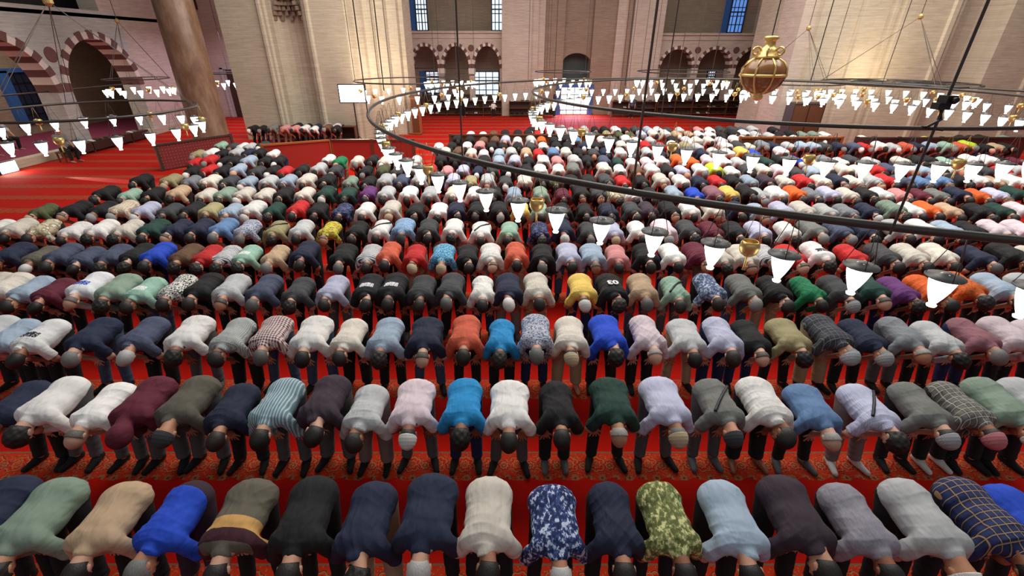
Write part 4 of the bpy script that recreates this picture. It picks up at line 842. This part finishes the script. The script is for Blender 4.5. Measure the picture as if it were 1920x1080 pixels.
ROWS = [
"-35Ngk 55s_km_l3 188Tkk_l 312Bgml 441:bdkk 568Kkk_l 683Nktl 800Nhk 914wkk 1042:flhk 1156Nckl 1258:lfkk 1380bkk 1500ukkl 1622:hekk 1745gCk 1862:pbkkl 1950Bkk",
"18Nkk 88Wkgl 182Wbg 262MHgl5 345xDgl 428Nrk 516:stkgl 606ukgl 683gkG 773pCg 868Sun 955Wcg 1048Kkk 1150Eqk 1250LTgl 1352GDg 1437Wkkz 1532jqk 1640:sskGw 1738GAk 1815:pgQkw 1884sCk 1955gkk",
"-30gkk 12bkk 66:ankk 166Ngj 262nhk 350Wkg 432:fcrk 505:ckgj 582Wkj 652wkk 722bkk 797Nbj 872okk 940Skk 1005:lggnl 1070wTtz 1140Bukl 1215pqkl 1290gkt 1357Lcn 1412Kbn 1485tukl 1558:pdAt 1626NAk 1700aqg 1768gukl 1836mgn 1902pkkl 1965pkk",
"-25wkk 8wkk 50bkk 92Mkk 162:wbbk 216skk 266:mpcj 330:bwkk 378Krk 430gbk 492ngk 556dkk 622Lrg 690:prkk 736:prkk 790drk 845dgk 905Wkn 954NhG 1007wrt 1092YCn 1147:prkn 1205Tgj 1267qcg 1332:bfrk 1398Ggj 1456Kkt 1520Fkk 1576dAg 1634Ebk 1692Vkn 1746Okk 1812:or_kk 1876bkk 1940gkk",
"18Nkk 70xhk 112nkk 156nkk 208nkk 254Kkk 292Bkn 345rkk 386Rku 420:wskk 460:mpkk 514Tgk 570Nrk 642Kgk 692:wsku 729okk 778RTt 830:bpTk 876Kck 920WbG 968okt 1018Kgk 1066Lkj 1112bbj 1158Pkt 1212Kkk 1262Wnn 1310MbG 1350wkM 1396wbk 1440:wsgk 1486Rbk 1536:wpkk 1602Rgk 1660dkk 1712wkk 1766wkk 1840Ngk 1898Kkk 1950wkk",
"-10Wkk 30wkk 78:cmkk 134Wkk 186Wkk 236wkk 284Ekk 330Nbk 372Nrk 416jgk 462:lggk 516tkk 564gkk 616:ylbk 668Kkk 712Wkk 756:dnDk 802dkk 850Wkg 902Wkg 955qrk 1012:nfkn 1056NCk 1104dgk 1150LTk 1198Wkk 1246pAk 1292dkk 1336MkM 1380Kkk 1424Lkk 1480Wkk 1526Ggk 1576ngk 1624Nkk 1686gkk 1734Wkk 1782bkk 1826Kkk 1870pkk 1920pkk",
"76eTk 138Kbk 190KAk 228:scAk 270LCk 315dkk 358Kkk 392tkk 430bbk 472WCk 512Ekk 558Rkk 594Kkk 640:nfkk 684Wkk 732wTt 778Krk 822Wkk 856Nkk 894Kkk 936Kgk 976Ykk 1012qkk 1056Kkk 1098Kkk 1142Nkk 1186dkk 1216ukk 1256Kbk 1294WkG 1338wbk 1384Nkk 1424bbk 1468Lbk 1508wkk 1552gkk 1590akk 1632NCk 1676sRk 1712Wkk 1742Okk 1784Trk 1842Kkk 1880Ekk 1918pkk",
"196Kkk 240qkk 284Kkk 332Tkk 384wkk 420skk 456wCk 494wkk 530Kkk 570wkk 610ECk 650Ekk 690Vkk 724gkk 766Wrk 806gkk 850wkk 890Wkk 926Kkk 964bkk 1014sbk 1056Mkk 1090Kbk 1122dbk 1154:cmkk 1186Wkk 1222Kkk 1264bkk 1304Bkk 1340mkk 1368Ykk 1402Kkk 1424gAk 1458Wkk 1492Okk 1524akk 1556Lkk 1592wkk 1626Kkk 1656Wkk 1692Pkk 1730Mkk 1762Gkk 1800Nrk 1838Okk 1872Lbk 1908Ekk",
"262Kkk 318tTk 356akk 392wrk 428dkk 462bCk 502gkk 538bkk 574wkk 612Krk 656skk 690Krk 722gdk 752nkk 786gkk 820Kkk 850Lkk 882tkk 914gbk 948dCk 984wrk 1016Kkk 1042ekk 1072Kkk 1104Kkk 1136drk 1168Rkk 1204Kkk 1240wbk 1278Wkk 1314Nkk 1346Rkk 1376Kkk 1406bkk 1438ukk 1474wkk 1508Rkk 1542wbk 1572Nbk 1602wbk 1636gbk 1664Rkk 1694nkk 1730jkk 1766jbk 1800Kkk 1836Wkk 1868Tkk 1904Wkk"]
import re
def parse(tok):
    m = re.match(r'(-?\d+)(.*)', tok); px = int(m.group(1)); s = m.group(2)
    if s[0] == ':':
        k = s[1:4] if s[1:4] == 'or_' else s[1:3]; s = s[1 + len(k):]
    else: k = s[0]; s = s[1:]
    hd = s[0] if s[0] in HEADS else 'k'; tr = s[1] if len(s) > 1 and s[1] in TRO else 'k'; fl_ = s[2:] if len(s) > 2 else ''
    return px, k, hd, tr, fl_
ORD = ['front', 'second', 'third', 'fourth', 'fifth', 'sixth', 'seventh', 'eighth', 'ninth']
RR = random.Random(11); PM = {}
MESHVAR = {}
def setmat(o, mat, col=None):
    """material sits on the mesh, so figures that share a mesh also share its geometry"""
    me = o.data
    if not len(me.materials): me.materials.append(mat)
    elif me.materials[0] != mat:
        key = (me.name, mat.name)
        if key not in MESHVAR:
            m2 = me.copy(); m2.materials.clear(); m2.materials.append(mat); MESHVAR[key] = m2
        o.data = MESHVAR[key]
    if col: o.color = (*col, 1)
def prt(name, me, root, mat, col, mw=None):
    o = bpy.data.objects.new(name, me); link(o, root)
    if mw is not None: o.matrix_local = mw
    setmat(o, mat, col); return o
SKIN = [rgb(208, 156, 128), rgb(190, 134, 104), rgb(168, 114, 86), rgb(214, 166, 142), rgb(150, 98, 72), rgb(196, 140, 112)]
HAIRC = dict(k=(34, 29, 27), c=(44, 38, 34), r=(48, 40, 36), u=(24, 21, 20), g=(128, 126, 124), h=(200, 198, 196), q=(150, 146, 142))
HAIRC['b'] = (96, 88, 82)
CAPC = dict(C=(232, 230, 226, 'white'), D=(64, 66, 70, 'dark grey'), A=(168, 170, 174, 'light grey'), T=(206, 184, 152, 'beige'), Q=(196, 120, 130, 'pink'))
people = []; px0s = set()
for ri, row in enumerate(ROWS):
    toks = [parse(t_) for t_ in row.split()]
    for ci, (px, k, hd, tr, fg) in enumerate(toks):
        y = Y0 + ROW * ri + RR.uniform(-.035, .035); zc = y * CT + (HCAM - .93) * ST; x = (px - CX0) / FPX * zc
        if k in PATS: kind, c1, c2, c3, desc = PATS[k]; colr = None
        else: desc = PAL[k][3]
        # pose: turned heads and builds vary from man to man
        pi = RR.choice([0, 0, 1, 2, 3, 4, 5]) if ri > 1 else [0, 2, 3, 1, 4, 0, 3, 0, 3, 2, 0, 1, 5, 1, 3, 0, 1, 5, 0, 2, 4, 3, 0][(ci * 2 + ri * 3) % 23]
        if ri == 0 and px in (441, 1042, 188): pi = 3
        if hd == 'H': pi = 1
        long = 'l' in fg or RR.random() < .12
        tuck = (ri == 0 and px == 312)
        if tuck: pi = 2
        sc = RR.uniform(.95, 1.03); root = empty('person', (x, y, 0), RR.uniform(-.05, .05)); root.scale = (sc * (1.0 if ri else 1.0), sc, sc)
        sk = RR.choice(SKIN)
        prt('body', MB[pi], root, M['skin'], sk)
        me = MHOOD[0] if hd == 'H' else MTUCK if tuck else (ML if long else MS)[pi]
        if k in PATS:
            if k not in PM: PM[k] = pattern(kind, rgb(*c1), rgb(*c2), rgb(*c3) if c3 else None)
            prt('shirt', me, root, PM[k], (1, 1, 1))
        else:
            c = PAL[k][:3]; j_ = RR.uniform(.93, 1.05); prt('shirt', me, root, M['cloth'], rgb(*[min(255, v * j_) for v in c]))
        tc = TRO.get(tr, TRO['k']); prt('trousers', MT[pi], root, M['trouser'], rgb(*tc[:3]))
        if tuck:
            F = Field(LO, HI, .009); p_ = POSES[2]; F.ell(p_.P + V3(0, .012, -.008), (.182, .162, .143), .05); n1 = unit(V3(0, .8, -.42)); 
            F.cut(lambda G: np.maximum((G - V3(0, .215, .86)) @ n1, -((G - V3(0, .172, .86)) @ n1))); prt('belt', fast_mesh('belt', *F.nets()), root, M['trouser'], rgb(70, 44, 30))
        if 'z' not in fg:
            scol = (210, 208, 206) if 'w' in fg else RR.choice([(16, 16, 18)] * 6 + [(90, 92, 96)])
            for kk in (0, 1): prt('sock', MK[pi][kk], root, M['trouser'], rgb(*scol))
        if hd in CAPC:
            o = prt('cap', CAPM, root, M['knit'], rgb(*CAPC[hd][:3]), HM[pi]); 
            if RR.random() < .7: prt('hair', HAIR['ring'], root, M['hair'], rgb(*HAIRC[RR.choice('kkgr')]), HM[pi])
        elif hd != 'H':
            st_ = {'k': 'short', 'c': 'short', 'g': 'short', 'h': 'short', 'u': 'thick', 'r': 'short', 'b': 'ring', 'q': 'ring'}[hd]
            if hd == 'k' and RR.random() < .25: st_ = 'thick'
            hc_ = HAIRC[hd]; hv = RR.uniform(.8, 1.25)
            prt('hair', HAIR[st_], root, M['hair'], rgb(*[min(255, v * hv) for v in hc_]), HM[pi])
        people.append((root, ri, ci, desc, HEADS[hd], long, pi, px, k, fg))
# straps and bags on three of them
from mathutils.bvhtree import BVHTree
def strap(root, xy, r=.016):
    sh = [c_ for c_ in root.children if 'shirt' in c_.data.name][0].data
    bv = BVHTree.FromPolygons([v.co[:] for v in sh.vertices], [p.vertices[:] for p in sh.polygons]); bm = NB(); L_ = []
    for i in range(25):
        f_ = i / 24; x_ = xy[0][0] + (xy[1][0] - xy[0][0]) * f_; y_ = xy[0][1] + (xy[1][1] - xy[0][1]) * f_
        h_ = bv.ray_cast(Vector((x_, y_, 1.4)), Vector((0, 0, -1)))
        if h_[0] is not None: L_.append(Vector(h_[0]) + h_[1] * .006)
    if len(L_) > 3: tube(bm, L_, r, 8); mesh_obj('bag_strap', bm, M['black'], root, True)
for (root, ri, ci, desc, hdn, long, pi, px, k, fg) in people:
    if (ri == 1 and px in (1352, 1640)) or (ri == 5 and px in (516, 712, 902)) or (ri == 3 and px == 1267): strap(root, ((-.13, -.16), (.165, .24)))
# lettering on the back of one black shirt
for (root, ri, ci, desc, hdn, long, pi, px, k, fg) in people:
    if ri == 3 and px == 1147:
        cu = bpy.data.curves.new('number_print', 'FONT'); cu.body = '03'; cu.size = .17; cu.extrude = .004; cu.align_x = 'CENTER'; cu.offset = .006
        cu.materials.append(plain('white_print', rgb(232, 232, 232))); o = bpy.data.objects.new('number_print', cu); COL.objects.link(o); bpy.context.view_layer.update(); mn = bpy.data.meshes.new_from_object(o.evaluated_get(bpy.context.evaluated_depsgraph_get())); bpy.data.objects.remove(o); o = bpy.data.objects.new('number_print', mn); link(o, root); o.location = (0, .04, 1.0); o.rotation_euler = (math.radians(2), 0, PI)
        sh_ = [c_ for c_ in root.children if c_.name.startswith('shirt')][0]; sh_.data = MS[pi]; sh_.color = (*rgb(20, 20, 23), 1)
# labels
cnt = {}
for p_ in people: cnt[(p_[3], p_[4])] = cnt.get((p_[3], p_[4]), 0) + 1
byrow = {}
for p_ in people: byrow.setdefault(p_[1], []).append(p_)
used = set()
EDGE = 'at the left edge', 'at the right edge'
for p_ in people:
    root, ri, ci, desc, hdn, long, pi, px, k, fg = p_; row = byrow[ri]; lft = row[ci - 1][3] if ci else None; rgt = row[ci + 1][3] if ci + 1 < len(row) else None
    if px < 0: where = 'partly beyond the left edge'
    elif px > 1925: where = 'partly beyond the right edge'
    else: where = None
    same = [q_ for q_ in row if q_[3] == desc]
    base = '%s shirt, %s' % (desc.replace(' shirt with', ' with'), hdn)
    if where: lb = 'person in %s, %s row, %s' % (base, ORD[ri], where)
    elif ri == 0 and len(same) == 1: lb = 'person bowing in %s, front row nearest the camera' % base
    elif len(same) == 1: lb = 'person bowing in %s, %s row from front' % (base, ORD[ri])
    else:
        lb = 'person in %s, %s row between %s and %s' % (base, ORD[ri], lft or 'the frame edge', rgt or 'the frame edge')
        if lb in used or len(lb.split()) > 16: 
            n_ = [q_[2] for q_ in same].index(ci) + 1; nth = ['first', 'second', 'third', 'fourth', 'fifth', 'sixth', 'seventh', 'eighth', 'ninth', 'tenth', 'eleventh', 'twelfth', 'thirteenth'][n_ - 1]
            lb = '%s %s shirt from the left in the %s row, %s' % (nth, desc, ORD[ri], hdn)
    if lb in used: lb = lb + ', right one'
    used.add(lb); tag(root, lb, 'person', 'worshippers bowing in rows')

# ---------------------------------------------------------------- the far rows: hundreds of small figures as one crowd
def low(V, Q, part): return V, Q, np.full(len(V), part)
def lowpoly(i, p, longs):
    parts = []
    F = Field(LO, HI, .026); head_prims(F, p.hc, p.R, False); F.cap(p.nk, p.hc, .056, .05, .02); arm_prims(F, p, True, False); parts.append(low(*F.nets(), 0))
    parts.append(low(*mk_shirt(p, 'l' if longs else 's', h=.030, seed=i, amp=.002), 1)); parts.append(low(*mk_trousers(p, h=.032), 2))
    V, Q = mk_hair('short', .020); parts.append((V @ p.R.T + p.hc, Q, np.full(len(V), 3)))
    for l in p.legs: V, Q = mk_sock(l, .028); parts.append(low(V, Q, 4))
    Vs, Qs, Ps, off = [], [], [], 0
    for V, Q, P_ in parts: Vs.append(V); Qs.append(Q + off); Ps.append(P_); off += len(V)
    return np.concatenate(Vs), np.concatenate(Qs), np.concatenate(Ps)
LOWS = [lowpoly(i, POSES[i], i % 2) for i in (0, 1, 2, 4)]
CR = np.random.RandomState(5)
WTS = dict(W=17, w=9, g=8, K=17, d=7, N=6, n=3, G=3, b=3, L=2, T=3, p=2, R=2, M=2, E=2, t=2, B=1, V=1, o=1, q=1, P=1, a=2, Y=1, s=1)
ks = list(WTS); wt = np.array([WTS[k_] for k_ in ks], float); wt /= wt.sum()
# (row, first pixel column, last column, optional colours of the first figures)
FAR = [(9, 345, 640, 'tRKbdKWKgK'), (9, 672, 1925, 'KedgRBPKNdOgKFwtKWwWWrWKLwRyWdwWpPKWbRWKnwWgWWTKdRgE'), (10, 350, 560, 'RKKbKKW'), (10, 600, 790, 'bFwKwKW'), (10, 812, 1925, 'KWKbLKWgKTEWKWOpWgKWKBWWdgBWKqNWWKd'),
       (11, 360, 520, 'WKgNKW'), (11, 820, 1480, 'rwpbgVRjKKeNWdgTKKNwWgBKW'), (12, 400, 500, 'qWgK'), (12, 812, 1905, 'KWPKKgWKWKwwRWtgWKwNgbWKRWgNbqyKTK'), (13, 848, 1905, 'KrLWOKjMKWgKWwpWwKWdggWKtNPKKKs'), (14, 872, 1560, 'WrKRKgWeWwTWKWgKsW'), (14, 405, 640, 'GKKGPwrK'), (15, 985, 1520, 'KWgKKbWgKdgKtg'), (15, 545, 640, 'KNpp')]
Vs, Qs, Cs, off = [], [], [], 0
for ri, a, b, cols in FAR:
    y = Y0 + ROW * ri; 
    if ri >= 14 and b < 700: y = {14: 22.9, 15: 23.4}[ri] - .3
    zc = y * CT + (HCAM - .93) * ST; step = .50 / zc * FPX; n_ = max(1, int((b - a) / step)); 
    for i in range(n_ + 1):
        px = a + (b - a) * (i + .5) / (n_ + 1)
        if b - a > 200 and CR.rand() < .03 + .02 * max(0, ri - 11): continue
        x = (px - CX0) / FPX * zc + CR.uniform(-.05, .05); yy = y + CR.uniform(-.12, .12)
        if (x + 13.35) ** 2 + (yy - 21.6) ** 2 < 2.3 or (yy > 21.2 and x > 12.6) or (ri >= 12 and ri < 14 and x > 13.2 and False): continue
        if abs(yy - 20.2) < .5 and -2.4 < x < 4.7: yy = 20.75
        if abs(yy - 18.7) < .45 and (x > 9.3): yy = 18.1 if yy < 18.7 else 19.4
        f_ = i / (n_ + 1); k_ = cols[min(len(cols) - 1, int(f_ * len(cols)))] if len(cols) and CR.rand() < .75 else ks[CR.choice(len(ks), p=wt)]
        if k_ not in PAL: k_ = 'K'
        V, Q, P_ = LOWS[CR.randint(4)]; s_ = CR.uniform(.93, 1.03); r_ = CR.uniform(-.08, .08); c_, sn = math.cos(r_), math.sin(r_)
        VV = V * s_; VV = np.c_[VV[:, 0] * c_ - VV[:, 1] * sn + x, VV[:, 0] * sn + VV[:, 1] * c_ + yy, VV[:, 2]]
        sk = SKIN[CR.randint(6)]; tr_ = rgb(*TRO['kkkkgntjG'[CR.randint(9)]][:3]); hr = rgb(*((34, 30, 28) if CR.rand() < .72 else ((130, 128, 126) if CR.rand() < .5 else (228, 226, 222))))
        if CR.rand() < .1: hr = sk
        tab = np.array([sk, rgb(*PAL[k_][:3]), tr_, hr, (.012, .012, .014)]); Vs.append(VV); Qs.append(Q + off); Cs.append(tab[P_]); off += len(V)
me = fast_mesh('bowing_crowd', np.concatenate(Vs), np.concatenate(Qs), np.concatenate(Cs))
t = NT('crowd_clothes'); vc = t.n('ShaderNodeVertexColor'); vc.layer_name = 'Col'; t.base(vc.outputs['Color']); t.b.inputs['Roughness'].default_value = .85; me.materials.append(t.m)
o = link(bpy.data.objects.new('bowing_crowd', me)); tag(o, 'distant bowing crowd of several hundred worshippers filling the far rows', 'crowd', None, 'stuff')
print('people', len(people), 'far', len(Vs), 'time', _t.time() - _t0)
# ---------------------------------------------------------------- the few who stand or sit
class Stand:
    pass
def standing(label, loc, rz, shirt, tro, cap=None, sit=False):
    """upright or seated figure, facing -Y"""
    z0 = 0 if not sit else -.38
    F = Field((-.4, -.75, -.01), (.4, .35, 1.82), .012)
    P = V3(0, .02, .92 + z0); Sh = V3(0, .02, 1.42 + z0); hc = V3(0, -.03 if not sit else -.08, 1.63 + z0)
    c = unit(V3(0, -.02 if not sit else -.25, 1)); f = unit(np.cross(V3(1, 0, 0), c)); R = np.stack([V3(1, 0, 0), c, f], 1)
    legs = []
    for g in (-1, 1):
        if sit: hip, kn, an, toe = V3(g * .09, .02, .50), V3(g * .15, -.40, .50), V3(g * .13, -.36, .09), V3(g * .15, -.56, .03)
        else: hip, kn, an, toe = V3(g * .09, .02, .90), V3(g * .1, 0, .48), V3(g * .11, .03, .085), V3(g * .14, -.14, .03)
        legs.append((hip, kn, an, toe))
    arms = []
    for g in (-1, 1):
        S = V3(g * .185, .02, 1.40 + z0); Wr = V3(g * .24, -.10, .88) if not sit else V3(g * .14, -.34, .60); el = ik(S, Wr, .29, .26, V3(g * .5, .8, 0)); arms.append((S, el, Wr, g))
    for l in legs: foot_prims(F, l)
    F.ell((0, .02, 1.2 + z0), (.14, .10, .26), .04); F.cap((0, .02, 1.42 + z0), hc + R @ V3(0, -.06, -.01), .06, .052, .03); head_prims(F, hc, R)
    for S, el, Wr, g in arms:
        F.cap(S, el, .05, .043, .03); F.cap(el, Wr, .043, .028, .02); F.ell(Wr + V3(0, -.01, -.05), (.022, .04, .05), .015)
        for i in range(4): b = Wr + V3(g * .0, -.035 + i * .021, -.09); F.cap(b, b + V3(-g * .012, 0, -.055), .0105, .009, .004)
        F.cap(Wr + V3(0, -.03, -.05), Wr + V3(-g * .02, -.055, -.09), .012, .01, .006)
    root = empty('person', loc, rz); tag(root, label, 'person'); prt('body', fast_mesh('body', *F.nets()), root, M['skin'], SKIN[1])
    F = Field((-.4, -.75, .0), (.4, .35, 1.82), .013); F.ell((0, .02, 1.28 + z0), (.175, .13, .22), .05); F.ell((0, .015, 1.02 + z0), (.165, .14, .18), .06); F.cap((-.15, .02, 1.41 + z0), (.15, .02, 1.41 + z0), .072, None, .05)
    for S, el, Wr, g in arms: F.cap(S, S + (el - S) * .85, .066, .06, .03)
    F.disp(lambda G: -.004 * np.sin(40 * G[..., 2] + 6 * G[..., 0]) ** 2); F.cut(lambda G: (.86 + z0) - G[..., 2]); prt('shirt', fast_mesh('shirt', *F.nets()), root, M['cloth'], rgb(*PAL[shirt][:3]))
    F = Field((-.4, -.75, .0), (.4, .35, 1.2), .013); F.ell(P, (.165, .135, .14), .05)
    for l in legs: F.cap(l[0], l[1], .098, .076, .03); F.cap(l[1], l[2], .074, .06, .02)
    F.cut(lambda G: np.maximum(.08 - G[..., 2], 0 * G[..., 0] - 1)); prt('trousers', fast_mesh('trousers', *F.nets()), root, M['trouser'], rgb(*TRO[tro][:3]))
    mw = Matrix.Identity(4)
    for i in range(3):
        for j in range(3): mw[i][j] = R[i, j]
        mw[i][3] = hc[i]
    if cap: prt('cap', CAPM, root, M['knit'], rgb(*CAPC[cap][:3]), mw)
    prt('hair', HAIR['short'], root, M['hair'], rgb(34, 30, 28), mw); return root
standing('small child standing in a white shirt and dark trousers before the far left rack', (X(925, 33.2, 1), 33.0, 0), 0, 'W', 'k').scale = (.58, .58, .58)
standing('person standing in dark clothes at the far left rack', (X(868, 33.4, 1), 33.3, 0), .4, 'K', 'k').scale = (.8, .8, .8)
standing('person standing in a blue shirt to the right of the bright doorway', (X(1186, 32.6, 1), 32.6, 0), -.3, 'n', 'k').scale = (.8, .8, .8)
standing('person in navy standing at the left jamb of the bright doorway', (X(1040, 33.4, 1), 33.0, 0), 1.2, 'N', 'k')
standing('person seated in a grey shirt at the end of the low left rack', (-18.15, 19.3, 0), 1.3, 'G', 'k', None, True)
bm = NB(); box(bm, -.25, .25, -.2, .25, .36, .42); 
root = empty('low_bench', (-18.15, 19.3, 0), 1.3); tag(root, 'low wooden bench beneath the seated person by the left arcade', 'bench'); mesh_obj('seat', bm, M['wood'], root)
for u in (-.22, .22):
    for v_ in (-.16, .21): bm = NB(); box(bm, u - .025, u + .025, v_ - .025, v_ + .025, 0, .37); mesh_obj('leg', bm, M['wood'], root)
for i, (px, py, s_) in enumerate(((30, 290, 'K'), (60, 282, 'V'), (95, 262, 'K'), (125, 252, 'g'), (72, 246, 'p'))):
    yy = (16.2, 17.6, 19.6, 21.0, 18.8)[i]; xx = (-21.0, -21.5, -21.8, -22.2, -22.4)[i]
    standing(('person seated in black inside the left arcade nearest the frame edge', 'person seated in purple inside the left arcade', 'person seated in black deeper in the left arcade', 'person seated in grey inside the arcade beside the slender column', 'person seated in pale pink under the first striped arch')[i], (xx, yy, .13), 1.5, s_, 'k', None, True)
for i, (xx, yy, s_) in enumerate(((-21.0, 16.2, 0), (-21.5, 17.6, 1), (-21.8, 19.6, 2), (-22.2, 21.0, 3), (-22.4, 18.8, 4))):
    bm = NB(); lathe(bm, [(.2, 0), (.22, .05), (.2, .30), (.16, .33), (0, .33)], 16); o = mesh_obj('floor_cushion', bm, M['trouser'], smooth=True, loc=(xx, yy, .16)); o.color = (.05, .03, .03, 1)
    tag(o, ('round dark cushion under the seated person nearest the left frame edge', 'round dark cushion under the seated person in purple', 'round dark cushion under the person in black deeper in the arcade', 'round dark cushion under the person in grey beside the slender column', 'round dark cushion under the person in pale pink')[i], 'cushion')
